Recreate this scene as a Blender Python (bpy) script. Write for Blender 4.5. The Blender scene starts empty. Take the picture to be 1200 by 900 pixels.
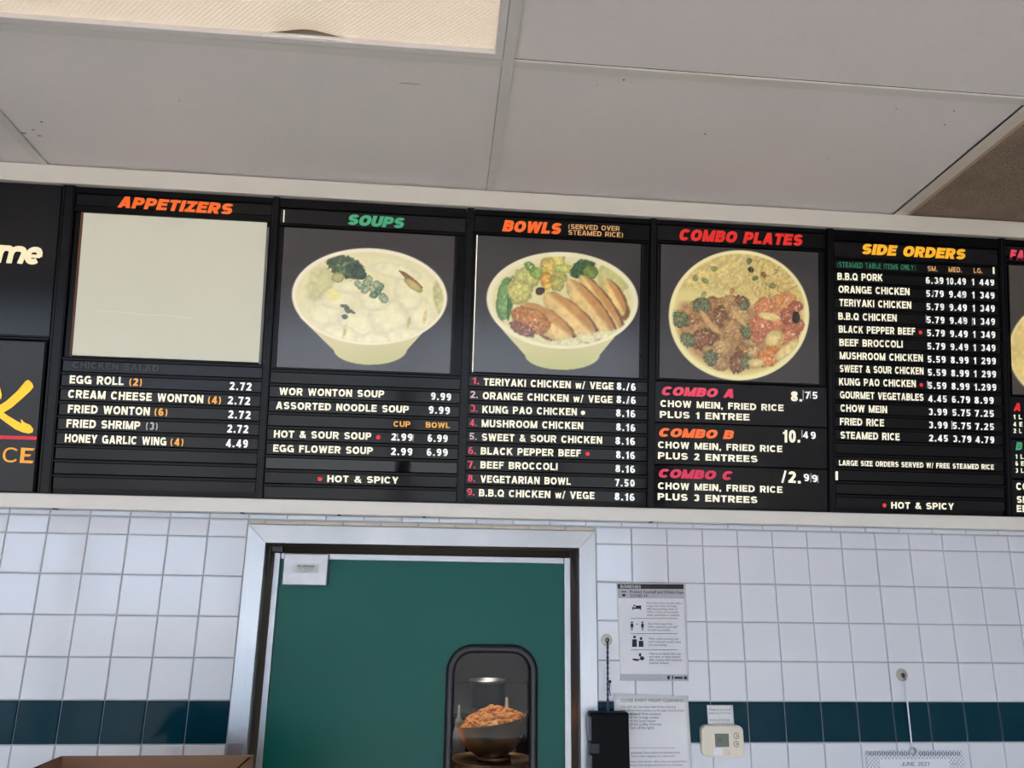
import bpy, bmesh, math, random
import numpy as np
from mathutils import Vector, Matrix
S = bpy.context.scene
COL = S.collection
random.seed(7)
R = math.radians

# ------------------------------------------------------------------ camera, sky, sun, exposure
CAM = np.array([1.0170, -2.1865, 1.8806]); YAW, PITCH, ROLL, FPX = 0.0907, 0.2664, 0.0135, 917.75
def cam_axes():
    f = np.array([math.sin(YAW)*math.cos(PITCH), math.cos(YAW)*math.cos(PITCH), math.sin(PITCH)])
    r = np.array([math.cos(YAW), -math.sin(YAW), 0.0]); u = np.cross(r, f)
    return r*math.cos(ROLL)+u*math.sin(ROLL), -r*math.sin(ROLL)+u*math.cos(ROLL), f
AR, AU, AF = cam_axes()
cd = bpy.data.cameras.new('camera'); cd.sensor_width = 36; cd.lens = FPX/1200*36; cd.clip_start = .02; cd.clip_end = 200
co = bpy.data.objects.new('camera', cd); COL.objects.link(co); S.camera = co
co.matrix_world = Matrix([[AR[0], AU[0], -AF[0], CAM[0]], [AR[1], AU[1], -AF[1], CAM[1]], [AR[2], AU[2], -AF[2], CAM[2]], [0, 0, 0, 1]])
S.view_settings.view_transform = 'Standard'; S.view_settings.look = 'None'
S.view_settings.exposure = 0.47; S.view_settings.gamma = 1.0
try: S.view_settings.use_curve_mapping = False
except Exception: pass
W = bpy.data.worlds.new('sky'); S.world = W; W.use_nodes = True
bg = W.node_tree.nodes['Background']; bg.inputs['Color'].default_value = (.60, .83, 1.15, 1); bg.inputs['Strength'].default_value = 3.4
sd = bpy.data.lights.new('sun', 'SUN'); sd.energy = 23.0; sd.color = (1, .965, .92); sd.angle = R(.6)
so = bpy.data.objects.new('sun', sd); COL.objects.link(so); so.rotation_euler = (R(42), 0, R(-14))   # comes in through the shop windows and falls on the floor near them
WINS = [(-4.3, -2.75), (-2.65, -1.1), (-1.0, .55), (.65, 2.2), (2.3, 3.3)]
WZ0, WZ1, WY, CEIL = .45, 2.55, -6.4, 3.002
for a, b in WINS:                                             # daylight portals in the window openings
    ld = bpy.data.lights.new('window_portal', 'AREA'); ld.shape = 'RECTANGLE'; ld.size = b-a; ld.size_y = WZ1-WZ0
    ld.cycles.is_portal = True
    lo = bpy.data.objects.new('window_portal', ld); COL.objects.link(lo)
    lo.location = ((a+b)/2, WY-.12, (WZ0+WZ1)/2); lo.rotation_euler = (R(90), 0, 0)
KFILL = 15.0

# ------------------------------------------------------------------ measuring: points on the planes the things lie in
def ray(px, py): return AF+(px-600)/FPX*AR-(py-450)/FPX*AU
def onY(px, py, Y=0.0): d = ray(px, py); return CAM+d*((Y-CAM[1])/d[1])
LEAN = R(10)
BO = np.array([0, -.03, 2.128]); BN = np.array([0, -math.cos(LEAN), -math.sin(LEAN)]); BV = np.array([0, -math.sin(LEAN), math.cos(LEAN)])
def uv(px, py, w=.004):
    d = ray(px, py); P0 = BO+w*BN; P = CAM+d*(((P0-CAM)@BN)/(d@BN))-P0
    return P[0], P@BV
def BP(u, v, w=0.0): return BO+np.array([u, 0, 0])+v*BV+w*BN

# ------------------------------------------------------------------ materials
def lin(c):
    c = c/255.0
    return c/12.92 if c <= .04045 else ((c+.055)/1.055)**2.4
def L3(c): return tuple(lin(x) for x in c)+(1,)
MC = {}
def mat(name, rgb, rough=.5, metal=0.0, emis=0.0, var=.05, scale=30.0, bump=0.0, bscale=200.0, spec=.5, coat=0.0, aniso=None, erGB=None):
    if name in MC: return MC[name]
    m = bpy.data.materials.new(name); m.use_nodes = True; nt = m.node_tree; b = nt.nodes['Principled BSDF']
    c = L3(rgb); b.inputs['Roughness'].default_value = rough; b.inputs['Metallic'].default_value = metal
    b.inputs['Specular IOR Level'].default_value = spec; b.inputs['Coat Weight'].default_value = coat; b.inputs['Coat Roughness'].default_value = .05
    tc = nt.nodes.new('ShaderNodeTexCoord'); n = nt.nodes.new('ShaderNodeTexNoise'); n.inputs['Scale'].default_value = scale; n.inputs['Detail'].default_value = 4
    src = tc.outputs['Object']
    if aniso:
        mp = nt.nodes.new('ShaderNodeMapping'); mp.inputs['Scale'].default_value = aniso; nt.links.new(src, mp.inputs['Vector']); src = mp.outputs['Vector']
    nt.links.new(src, n.inputs['Vector'])
    mx = nt.nodes.new('ShaderNodeMix'); mx.data_type = 'RGBA'
    mx.inputs[6].default_value = tuple(max(0, x*(1-var)) for x in c[:3])+(1,); mx.inputs[7].default_value = tuple(min(1, x*(1+var)) for x in c[:3])+(1,)
    nt.links.new(n.outputs['Fac'], mx.inputs[0]); nt.links.new(mx.outputs[2], b.inputs['Base Color'])
    if bump:
        bn = nt.nodes.new('ShaderNodeBump'); bn.inputs['Strength'].default_value = bump; bn.inputs['Distance'].default_value = .002
        n2 = nt.nodes.new('ShaderNodeTexNoise'); n2.inputs['Scale'].default_value = bscale; n2.inputs['Detail'].default_value = 3
        nt.links.new(src, n2.inputs['Vector']); nt.links.new(n2.outputs['Fac'], bn.inputs['Height']); nt.links.new(bn.outputs['Normal'], b.inputs['Normal'])
    if emis:
        b.inputs['Emission Color'].default_value = L3(erGB or rgb); b.inputs['Emission Strength'].default_value = emis
    MC[name] = m; return m

# ------------------------------------------------------------------ mesh builder
class MB:
    def __init__(s): s.v = []; s.f = []; s.mi = []; s.sm = []
    def add(s, vs, fs, mi=0, sm=False):
        o = len(s.v); s.v += [tuple(float(c) for c in p) for p in vs]
        for f in fs: s.f.append([i+o for i in f]); s.mi.append(mi); s.sm.append(sm)
    def hexa(s, p, mi=0):   # 8 points: bottom ring then top ring
        s.add(p, [(3, 2, 1, 0), (4, 5, 6, 7), (0, 1, 5, 4), (1, 2, 6, 5), (2, 3, 7, 6), (3, 0, 4, 7)], mi)
    def box(s, x0, x1, y0, y1, z0, z1, mi=0, bev=0.0):
        if bev:
            bm = bmesh.new(); bmesh.ops.create_cube(bm, size=1)
            for v in bm.verts: v.co = Vector(((x0+x1)/2+v.co.x*(x1-x0), (y0+y1)/2+v.co.y*(y1-y0), (z0+z1)/2+v.co.z*(z1-z0)))
            bmesh.ops.bevel(bm, geom=bm.edges[:], offset=bev, segments=2, affect='EDGES', profile=.5)
            s.bm(bm, mi); return
        s.hexa([(x0, y0, z0), (x1, y0, z0), (x1, y1, z0), (x0, y1, z0), (x0, y0, z1), (x1, y0, z1), (x1, y1, z1), (x0, y1, z1)], mi)
    def bm(s, bm, mi=0, sm=False):
        bm.verts.index_update(); s.add([v.co for v in bm.verts], [[v.index for v in f.verts] for f in bm.faces], mi, sm); bm.free()
    def bbox(s, u0, u1, v0, v1, w0, w1, mi=0):    # a box on the leaning board plane
        q = [(u0, v0), (u1, v0), (u1, v1), (u0, v1)]
        s.hexa([BP(a, b, w0) for a, b in q]+[BP(a, b, w1) for a, b in q], mi)
    def prism(s, pts, y0, y1, mi=0):    # polygon in XZ, extruded along Y
        n = len(pts)
        s.add([(x, y0, z) for x, z in pts]+[(x, y1, z) for x, z in pts], [tuple(range(n)), tuple(range(2*n-1, n-1, -1))]+[(i, i+n, (i+1) % n+n, (i+1) % n) for i in range(n)], mi)
    def tube(s, pts, rad, seg=8, closed=False, mi=0, flat=None):
        pts = [Vector(p) for p in pts]; n = len(pts); vs = []; fs = []; up = Vector((.13, .31, .94)).normalized()
        for i, p in enumerate(pts):
            a = pts[(i-1) % n] if (closed or i > 0) else p; b = pts[(i+1) % n] if (closed or i < n-1) else p
            t = (b-a).normalized(); x = t.cross(Vector((0, 1, 0)) if flat else up).normalized(); y = x.cross(t)
            rr = rad(i/(n-1)) if callable(rad) else rad
            for k in range(seg):
                an = 2*math.pi*k/seg; vs.append(p+x*(math.cos(an)*rr)+y*(math.sin(an)*rr*(flat or 1)))
        m = n if closed else n-1
        for i in range(m):
            for k in range(seg):
                fs.append((i*seg+k, i*seg+(k+1) % seg, ((i+1) % n)*seg+(k+1) % seg, ((i+1) % n)*seg+k))
        if not closed: fs += [tuple(range(seg-1, -1, -1)), tuple(range((n-1)*seg, n*seg))]
        s.add(vs, fs, mi, True)
    def lathe(s, prof, c, seg=40, axis='z', mi=0, tilt=None, sm=True):
        vs = []; fs = []; n = len(prof)
        for k in range(seg):
            a = 2*math.pi*k/seg
            for r_, h in prof:
                p = Vector((r_*math.cos(a), r_*math.sin(a), h))
                if axis == 'y': p = Vector((p.x, -p.z, p.y))
                if tilt: p = tilt @ p
                vs.append(Vector(c)+p)
        for k in range(seg):
            for i in range(n-1):
                fs.append((k*n+i, ((k+1) % seg)*n+i, ((k+1) % seg)*n+i+1, k*n+i+1))
        s.add(vs, fs, mi, sm)

def obj(name, mb, mats, parent=None, label=None):
    me = bpy.data.meshes.new(name)
    off = Vector(parent['_o']) if parent is not None and '_o' in parent else Vector((0, 0, 0))
    me.from_pydata([tuple(Vector(v)-off) for v in mb.v], [], mb.f)
    for m in (mats if isinstance(mats, (list, tuple)) else [mats]): me.materials.append(m)
    for p, i, sm in zip(me.polygons, mb.mi, mb.sm): p.material_index = i; p.use_smooth = sm
    me.update(); o = bpy.data.objects.new(name, me); COL.objects.link(o)
    if parent is not None:
        o.parent = parent; o['_o'] = list(off)
    if label: o['label'] = label
    return o
def thing(name, loc, label, cat, group=None, kind=None):
    o = bpy.data.objects.new(name, None); COL.objects.link(o); o.location = loc; o.empty_display_size = .05
    o['_o'] = [float(c) for c in loc]; tag(o, label, cat, group, kind); return o
def tag(o, label=None, cat=None, group=None, kind=None):
    if label: o['label'] = label
    if cat: o['category'] = cat
    if group: o['group'] = group
    if kind: o['kind'] = kind
    return o
def struct(name, mb, mats, label): return tag(obj(name, mb, mats), label, None, None, 'structure')

# ------------------------------------------------------------------ sign lettering: heavy grotesque letters built as strokes
def arc(cx, cy, rx, ry, a0, a1, n=14, e=.86):
    out = []
    for i in range(n+1):
        a = R(a0+(a1-a0)*i/n); c, s_ = math.cos(a), math.sin(a)
        out.append((cx+rx*math.copysign(abs(c)**e, c), cy+ry*math.copysign(abs(s_)**e, s_)))
    return out
def glyph(ch, w):
    H = w/2; T = 1-H; B = H; L = H; M = .52
    def bowl(x0, x1, ya, yb):     # D-shaped path from (x0,ya) round to (x0,yb)
        ry = (ya-yb)/2; rx = min(ry, x1-x0)*1.0; xm = x1-rx
        return [(x0, ya)]+arc(xm, (ya+yb)/2, rx, ry, 90, -90, 12)+[(x0, yb)]
    st = []                        # (points, closed, extend start, extend end, thickness factor)
    def s(p, c=False, a=0.0, b=0.0, k=1.0): st.append((p, c, a, b, k))
    if ch == ' ': return .42, st
    if ch in 'A':
        Wd = .84; s([(H*1.05, 0), (Wd/2-.02, 1)], a=.2, b=.2); s([(Wd-H*1.05, 0), (Wd/2+.02, 1)], a=.2, b=.2); s([(.2, .27), (Wd-.2, .27)], k=.8)
    elif ch == 'B':
        Wd = .76; s([(L, 0), (L, 1)]); s(bowl(L, Wd-H-.03, T, M), k=.95); s(bowl(L, Wd-H, M, B), k=.95)
    elif ch == 'C':
        Wd = .82; s(arc(Wd/2, .5, Wd/2-H, .5-H, 38, 322, 24))
    elif ch == 'D':
        Wd = .8; s([(L, 0), (L, 1)]); s(bowl(L, Wd-H, T, B))
    elif ch in 'EF':
        Wd = .68 if ch == 'E' else .64; s([(L, 0), (L, 1)]); s([(L, T), (Wd, T)], k=.9); s([(L, .52), (Wd-.05, .52)], k=.85)
        if ch == 'E': s([(L, B), (Wd+.01, B)], k=.9)
    elif ch == 'G':
        Wd = .86; s(arc(Wd/2, .5, Wd/2-H, .5-H, 40, 318, 24)); s([(Wd-H, 0), (Wd-H, .47)]); s([(Wd*.54, .45), (Wd, .45)], k=.8)
    elif ch == 'H':
        Wd = .78; s([(L, 0), (L, 1)]); s([(Wd-H, 0), (Wd-H, 1)]); s([(L, .53), (Wd-H, .53)], k=.9)
    elif ch == 'I': Wd = w; s([(H, 0), (H, 1)])
    elif ch == 'J':
        Wd = .6; s([(Wd-H, 1)]+arc(Wd/2, .3, Wd/2-H, .3-H, 0, -165, 14))
    elif ch == 'K':
        Wd = .8; s([(L, 0), (L, 1)]); s([(L, .3), (Wd-H*1.3, 1)], b=.2); s([(.36, .55), (Wd-H*1.1, 0)], b=.2)
    elif ch == 'L': Wd = .64; s([(L, 0), (L, 1)]); s([(L, B), (Wd, B)], k=.9)
    elif ch == 'M':
        Wd = .94; s([(L, 0), (L, 1)], k=.95); s([(Wd-H, 0), (Wd-H, 1)], k=.95); s([(H, 1), (Wd/2, .02)], a=.2, b=.2, k=.85); s([(Wd-H, 1), (Wd/2, .02)], a=.2, b=.2, k=.85)
    elif ch == 'N':
        Wd = .78; s([(L, 0), (L, 1)]); s([(Wd-H, 0), (Wd-H, 1)]); s([(H*1.1, 1), (Wd-H*1.1, 0)], a=.2, b=.2)
    elif ch in 'OQ':
        Wd = .86; s(arc(Wd/2, .5, Wd/2-H, .5-H, 0, 360-12, 29), True)
        if ch == 'Q': s([(Wd*.55, .3), (Wd-.02, .0)], k=.75)
    elif ch == 'P': Wd = .74; s([(L, 0), (L, 1)]); s(bowl(L, Wd-H, T, .44), k=.95)
    elif ch == 'R':
        Wd = .78; s([(L, 0), (L, 1)]); s(bowl(L, Wd-H-.02, T, .46), k=.95); s([(.42, .44), (Wd-H*1.1, 0)], b=.2)
    elif ch == 'S':
        Wd = .76; rx = Wd/2-H; y1 = (T+.5)/2; y2 = (.5+B)/2; ry = (T-.5)/2
        s(arc(Wd/2, y1, rx*.97, ry, 22, 235, 15)+arc(Wd/2, y2, rx, ry, 55, -158, 15), k=.95)
    elif ch == 'T': Wd = .7; s([(Wd/2, 0), (Wd/2, 1)]); s([(0, T), (Wd, T)], k=.9)
    elif ch == 'U': Wd = .78; s([(L, 1)]+arc(Wd/2, .34, Wd/2-H, .34-H, 180, 360, 16)+[(Wd-H, 1)])
    elif ch == 'V': Wd = .8; s([(H*1.05, 1), (Wd/2-.01, 0)], a=.2, b=.2); s([(Wd-H*1.05, 1), (Wd/2+.01, 0)], a=.2, b=.2)
    elif ch == 'W':
        Wd = 1.12; k = .88
        s([(H, 1), (Wd*.28, 0)], a=.2, b=.2, k=k); s([(Wd/2, 1), (Wd*.28, 0)], a=.2, b=.2, k=k); s([(Wd/2, 1), (Wd*.72, 0)], a=.2, b=.2, k=k); s([(Wd-H, 1), (Wd*.72, 0)], a=.2, b=.2, k=k)
    elif ch == 'X': Wd = .78; s([(H, 0), (Wd-H, 1)], a=.2, b=.2); s([(H, 1), (Wd-H, 0)], a=.2, b=.2)
    elif ch == 'Y': Wd = .78; s([(Wd/2, 0), (Wd/2, .45)]); s([(H, 1), (Wd/2, .38)], a=.2); s([(Wd-H, 1), (Wd/2, .38)], a=.2)
    elif ch == 'Z': Wd = .7; s([(0, T), (Wd, T)], k=.9); s([(0, B), (Wd, B)], k=.9); s([(H*1.2, B*.6), (Wd-H*1.2, 1-B*.6)])
    elif ch == '0': Wd = .6; s(arc(Wd/2, .5, Wd/2-H, .5-H, 0, 345, 23), True)
    elif ch == '1': Wd = .4; s([(Wd-H, 0), (Wd-H, 1)]); s([(.02, .74), (Wd-H, .8)], k=.7)
    elif ch == '|': Wd = w; s([(H, 0), (H, 1)])
    elif ch == '2': Wd = .6; s(arc(Wd/2, .7, Wd/2-H, .3-H, 170, -35, 14)+[(H*1.3, B)]); s([(0, B), (Wd, B)], k=.9)
    elif ch == '3':
        Wd = .6; s(arc(Wd/2, (T+.52)/2, Wd/2-H, (T-.52)/2, 155, -80, 14)); s(arc(Wd/2, (.52+B)/2, Wd/2-H, (.52-B)/2, 80, -155, 14))
    elif ch == '4': Wd = .64; s([(.44, 0), (.44, 1)]); s([(0, .27), (Wd, .27)], k=.85); s([(.08, .27), (.42, .96)], k=.8)
    elif ch == '5': Wd = .6; s(arc(Wd/2, .32, Wd/2-H, .32-H, 120, -155, 16)); s([(.12, .42), (.15, 1)], k=.85); s([(.1, T), (Wd-.03, T)], k=.9)
    elif ch == '6': Wd = .6; s(arc(Wd/2, .32, Wd/2-H, .32-H, 0, 342, 19), True); s(arc(Wd/2, .5, Wd/2-H, .5-H, 50, 190, 12))
    elif ch == '7': Wd = .58; s([(0, T), (Wd, T)], k=.9); s([(Wd-H*1.1, 1-H), (.22, 0)], b=.2)
    elif ch == '8': Wd = .6; s(arc(Wd/2, .28, Wd/2-H, .28-H, 0, 342, 19), True); s(arc(Wd/2, .75, Wd/2-H-.02, .25-H, 0, 342, 19), True)
    elif ch == '9': Wd = .6; s(arc(Wd/2, .68, Wd/2-H, .32-H, 0, 342, 19), True); s(arc(Wd/2, .5, Wd/2-H, .5-H, 10, -130, 12))
    elif ch == '.': Wd = w*1.1; s([(Wd/2, 0), (Wd/2, w)])
    elif ch == ',': Wd = w*1.1; s([(Wd/2, .2), (Wd/2, 0)]); s([(Wd/2+.04, .06), (Wd/2-.04, -.16)], k=.5)
    elif ch == '-': Wd = .4; s([(0, .4), (Wd, .4)])
    elif ch == '(': Wd = .34; s(arc(.42, .45, .42-H*.8, .62, 130, 230, 10, 1), k=.7)
    elif ch == ')': Wd = .34; s(arc(-.08, .45, .42-H*.8, .62, 50, -50, 10, 1), k=.7)
    elif ch == '/': Wd = .4; s([(H*.6, -.05), (Wd-H*.6, 1.02)], k=.7)
    elif ch == '&':
        Wd = .84; s([(Wd-.02, 0), (.3, .62)]+arc(.4, .8, .17, .2-H, 200, -20, 12)+[(.2, .42)]+arc(.34, .27, .34-H, .27-H, 130, 330, 12)+[(Wd-.08, .5)], k=.85)
    elif ch == 'w':
        Wd = .84; k = .85
        for a, b in ((H*.8, .22), (Wd/2, .22), (Wd/2, .62), (Wd-H*.8, .62)): s([(a, .72), (b, 0)], a=.02, b=.2, k=k)
    elif ch == 'm':
        Wd = 1.16; x = .76; s([(L, 0), (L, x)])
        s([(L, x*.55)]+arc(.36, x-H-.2, .36-H-.02, .2, 160, 0, 10)+[(Wd/2, 0)]); s([(Wd/2, x*.55)]+arc(Wd/2+.28, x-H-.2, .28-.02, .2, 160, 0, 10)+[(Wd-H, 0)])
    elif ch == 'e':
        Wd = .74; x = .76; s(arc(Wd/2, x/2, Wd/2-H, x/2-H, -8, 315, 20)); s([(H, x*.47), (Wd-H*.6, x*.47)], k=.6)
    else: raise ValueError(ch)
    return Wd, st
def clipy(poly, lo, hi):
    for lim, sg in ((lo, 1), (hi, -1)):
        out = []
        for i in range(len(poly)):
            a, b = poly[i], poly[(i+1) % len(poly)]; da, db = (a[1]-lim)*sg, (b[1]-lim)*sg
            if da >= 0: out.append(a)
            if (da >= 0) != (db >= 0):
                t = da/(da-db); out.append((a[0]+(b[0]-a[0])*t, a[1]+(b[1]-a[1])*t))
        poly = out
        if not poly: return []
    return poly
def letters(text, w=.2, sp=.13, shear=0.0):
    """polygons in a line of cap height 1, plus the total width"""
    x = 0.0; polys = []
    for ch in text:
        Wd, st = glyph(ch, w)
        for pts, closed, ea, eb, k in st:
            p = [np.array(q, float) for q in pts]
            if not closed:
                if ea: d = p[0]-p[1]; p[0] = p[0]+d/np.hypot(*d)*ea
                if eb: d = p[-1]-p[-2]; p[-1] = p[-1]+d/np.hypot(*d)*eb
            n = len(p); lft = []; rgt = []; hw = w*k/2
            for i in range(n):
                d1 = p[i]-p[i-1] if (closed or i > 0) else p[i+1]-p[i]
                d2 = p[(i+1) % n]-p[i] if (closed or i < n-1) else d1
                d1 = d1/(np.hypot(*d1)+1e-9); d2 = d2/(np.hypot(*d2)+1e-9); t = d1+d2
                t = t/(np.hypot(*t)+1e-9); nn = np.array([-t[1], t[0]]); c = max(.55, nn@np.array([-d1[1], d1[0]]))
                lft.append(p[i]+nn*hw/c); rgt.append(p[i]-nn*hw/c)
            lo, hi = (-.25, 1.1) if ch in '(),/&' else (0, .76 if ch in 'wme' else 1)
            for i in range(n if closed else n-1):
                j = (i+1) % n
                q = clipy([tuple(lft[i]), tuple(lft[j]), tuple(rgt[j]), tuple(rgt[i])], lo, hi)
                if len(q) >= 3: polys.append([(a+x+shear*b, b) for a, b in q])
        x += Wd+sp
    return polys, x-sp
WT = .0055          # how far printed letters stand off the board plane
def text_mb(text, px0, py0, px1, py1, hpx, w=.2, sp=.13, shear=0.0, lift=WT, mb=None):
    """letters on the leaning boards, baseline between two measured points"""
    mb = mb or MB(); polys, tw = letters(text, w*(1.14 if w < .25 else .96), sp, shear)
    u0, v0 = uv(px0, py0, lift); u1, v1 = uv(px1, py1, lift); h = uv(px0, py0-hpx, lift)[1]-v0
    tot = tw+max(0, shear*.9)
    for q in polys:
        mb.add([BP(u0+(u1-u0)*a/tot-0*b, v0+(v1-v0)*a/tot+h*b, lift) for a, b in q], [tuple(range(len(q)))])
    return mb, (u0+u1)/2, v0
def wall_text(text, x0, z0, width, h, y, w=.17, sp=.13, shear=0.0, mb=None):
    mb = mb or MB(); polys, tw = letters(text, w, sp, shear)
    for q in polys: mb.add([(x0+width*a/tw, y, z0+h*b) for a, b in q], [tuple(range(len(q)))])
    return mb
def print_text(lines, x0, z0, size, lead, y, mb):      # small book print (built-in letter shapes) on an upright sheet
    for i, t in enumerate(lines):
        c = bpy.data.curves.new('t', 'FONT'); c.body = t; c.size = size; c.resolution_u = 2; c.offset = size*.012
        o = bpy.data.objects.new('t', c); COL.objects.link(o); dg = bpy.context.evaluated_depsgraph_get(); dg.update()
        me = bpy.data.meshes.new_from_object(o.evaluated_get(dg))
        mb.add([(x0+v.co.x, y, z0-lead*i+v.co.y) for v in me.vertices], [list(p.vertices) for p in me.polygons])
        bpy.data.objects.remove(o); bpy.data.meshes.remove(me); bpy.data.curves.remove(c)
    return mb

# ------------------------------------------------------------------ the setting
TP = .102; BZ = 1.62                      # tile pitch; top of the green band
X0, X1 = -4.6, 3.6
M_TILE = mat('white_glazed_tile', (219, 223, 231), .09, var=.03, scale=6, bump=.02, bscale=14)
M_BAND = mat('teal_glazed_tile', (2, 50, 64), .1, spec=.13, var=.25, scale=14, bump=.03, bscale=14)
M_GROUT = mat('grey_grout', (176, 176, 180), .9, var=.15, scale=60)
M_OLD = mat('yellowed_tile', (205, 196, 180), .35, var=.12, scale=25)
M_PAINT = mat('cream_paint', (226, 219, 208), .45, var=.03, scale=12)
M_PAINTL = mat('white_gloss_paint', (232, 229, 222), .35, var=.03, scale=12)
M_STEEL = mat('brushed_steel', (186, 188, 190), .4, metal=1, var=.12, scale=6, aniso=(60, 1, 1), bump=.04, bscale=30)
M_ALU = mat('aluminium_edge', (178, 178, 180), .42, metal=1, var=.06, scale=40)
M_FLOOR = mat('floor_tile', (208, 202, 196), .5, var=.1, scale=8)
M_WALL = mat('painted_wall', (226, 222, 218), .7, var=.04)
M_DARKM = mat('dark_metal', (40, 40, 44), .4, metal=.6)

wb = MB()
DX0, DX1, DZ1 = .545, 1.424, 2.030         # the door opening in the wall
wb.box(X0, DX0, 0, .12, 0, 3.2); wb.box(DX1, X1, 0, .12, 0, 3.2); wb.box(DX0, DX1, 0, .12, DZ1, 3.2)
rt = random.Random(3)
def tile(x0, x1, z0, z1, mi, g=.0014, th=.004, bv=.0022):
    if x1-x0 < .008 or z1-z0 < .004: return
    a, b, c, d = x0+g, x1-g, z0+g, z1-g
    bv = min(bv, (x1-x0)*.2, (z1-z0)*.2); j = [rt.uniform(-.00022, .00022) for _ in range(2)]
    def yy(x, z): return -th+j[0]*(1 if x > (x0+x1)/2 else -1)+j[1]*(1 if z > (z0+z1)/2 else -1)
    vs = [(a, .0, c), (b, .0, c), (b, .0, d), (a, .0, d)]; q = [(a+bv, c+bv), (b-bv, c+bv), (b-bv, d-bv), (a+bv, d-bv)]
    vs += [(x, yy(x, z)+.0012, z) for x, z in [(a, c), (b, c), (b, d), (a, d)]]+[(x, yy(x, z), z) for x, z in q]
    fs = [(0, 1, 5, 4), (1, 2, 6, 5), (2, 3, 7, 6), (3, 0, 4, 7), (4, 5, 9, 8), (5, 6, 10, 9), (6, 7, 11, 10), (7, 4, 8, 11), (8, 9, 10, 11)]
    wb.add(vs, fs, mi)
def field(xa, xb, x_off, rows):
    k0 = math.floor((xa-x_off)/TP)
    for z0, z1, mi in rows:
        x = x_off+k0*TP
        while x < xb:
            tile(max(x, xa), min(x+TP, xb), z0, z1, mi); x += TP
rows = [(BZ+j*TP, BZ+(j+1)*TP, 2 if j == -1 else 1) for j in range(-9, 4)]+[(BZ+4*TP, 2.0742, 1)]
field(-2.0, .514, 0.0, rows); field(1.452, X1-.01, 1.5562, rows)
field(-2.0, X1-.01, 0.0, [(2.0755, 2.0895, 1)])
field(.514, 1.452, .045, [(2.0612, 2.0745, 3)])
wall = struct('wall_back', wb, [M_GROUT, M_TILE, M_BAND, M_OLD], 'white glazed tile wall with one dark teal tile band')

m = MB(); m.box(X0, X1, WY-.15, 4.2, -.1, 0); struct('floor', m, M_FLOOR, 'beige tiled floor of the shop')
m = MB(); m.box(X0-.15, X0, WY-.15, .12, 0, 3.2); struct('wall_left', m, M_WALL, 'cream painted side wall on the left')
m = MB(); m.box(X1, X1+.15, WY-.15, .12, 0, 3.2); struct('wall_right', m, M_WALL, 'cream painted side wall on the right')
m = MB(); m.box(X0, X1, WY-.15, WY, 0, WZ0); m.box(X0, X1, WY-.15, WY, WZ1, 3.2)
edges = [X0]+[e for w_ in WINS for e in w_]+[X1]
for a, b in zip(edges[0::2], edges[1::2]): m.box(a, b, WY-.15, WY, WZ0, WZ1)
struct('wall_front', m, mat('brown_painted_wall', (74, 62, 54), .7), 'shop front wall with tall windows behind the viewer')
for i, (a, b) in enumerate(WINS):
    m = MB(); t = .035
    m.box(a, b, WY-.1, WY-.04, WZ0, WZ0+t); m.box(a, b, WY-.1, WY-.04, WZ1-t, WZ1); m.box(a, a+t, WY-.1, WY-.04, WZ0, WZ1); m.box(b-t, b, WY-.1, WY-.04, WZ0, WZ1)
    m.box(a+t, b-t, WY-.1, WY-.04, 2.02, 2.06)
    struct('window_%d' % (i+1), m, M_ALU, 'aluminium framed shop front window')
m = MB(); m.box(-60, 60, -80, WY-.15, -.12, -.02)
struct('ground', m, mat('parking_lot_asphalt', (92, 90, 88), .9, var=.1, scale=.6), 'sunlit pavement outside the shop front')

# ceiling: lay-in panels on an exposed grid
XA = 1.1313; CY0, CY1 = -.164, -.729; TW = .024; XR = XA+1.22
M_PANEL = mat('ceiling_panel', (218, 211, 207), .85, var=.03, scale=60, bump=.25, bscale=420)
M_TEE = mat('ceiling_tee', (206, 202, 194), .5, var=.03)
cl = thing('ceiling', (0, 0, CEIL), 'suspended ceiling of grey white lay-in panels', None, None, 'structure')
m = MB(); m.box(X0-.15, X1+.15, WY-.15, 4.35, 3.2, 3.35); m.box(X0, X1, CY0+.0, .0, CEIL+.03, 3.2); obj('roof_slab', m, M_WALL, cl)
ys = [CY0, CY1]
while ys[-1] > WY: ys.append(ys[-1]-.61)
xs = [XA+1.22*k for k in range(-5, 3)]
pm = MB(); tm = MB()
for i in range(len(xs)-1):
    for j in range(len(ys)-1):
        if xs[i] < X0-1.3 or (abs(xs[i]-(XA-1.22)) < .01 and j == 1) or abs(xs[i]-XR) < .01: continue
        g = .0127
        dz = rt.uniform(0, .0015); pm = MB()
        pm.box(max(xs[i]+g, X0), min(xs[i+1]-g, X1), max(ys[j+1]+g, WY), ys[j]-(g if j else .002), CEIL+.004+dz, CEIL+.016+dz); obj('ceiling_panel', pm, M_PANEL, cl)
for j, y in enumerate(ys[1:]): tm = MB(); tm.box(X0, XR, y-TW/2, y+TW/2, CEIL-.001, CEIL+.004); obj('cross_tee', tm, M_TEE, cl)
for x in xs[:-1]:
    if X0 < x < X1: tm = MB(); tm.box(x-TW/2, x+TW/2, WY, CY0-.001, CEIL-.0018, CEIL+.004); obj('main_tee', tm, M_TEE, cl)
bk = MB(); bk.box(X0, X1, WY, CY0, CEIL+.15, CEIL+.16); obj('plenum', bk, mat('plenum_dark', (30, 28, 26), .9), cl)
sm_ = MB(); rs = random.Random(11)     # specks and scuffs on the panels
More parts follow.
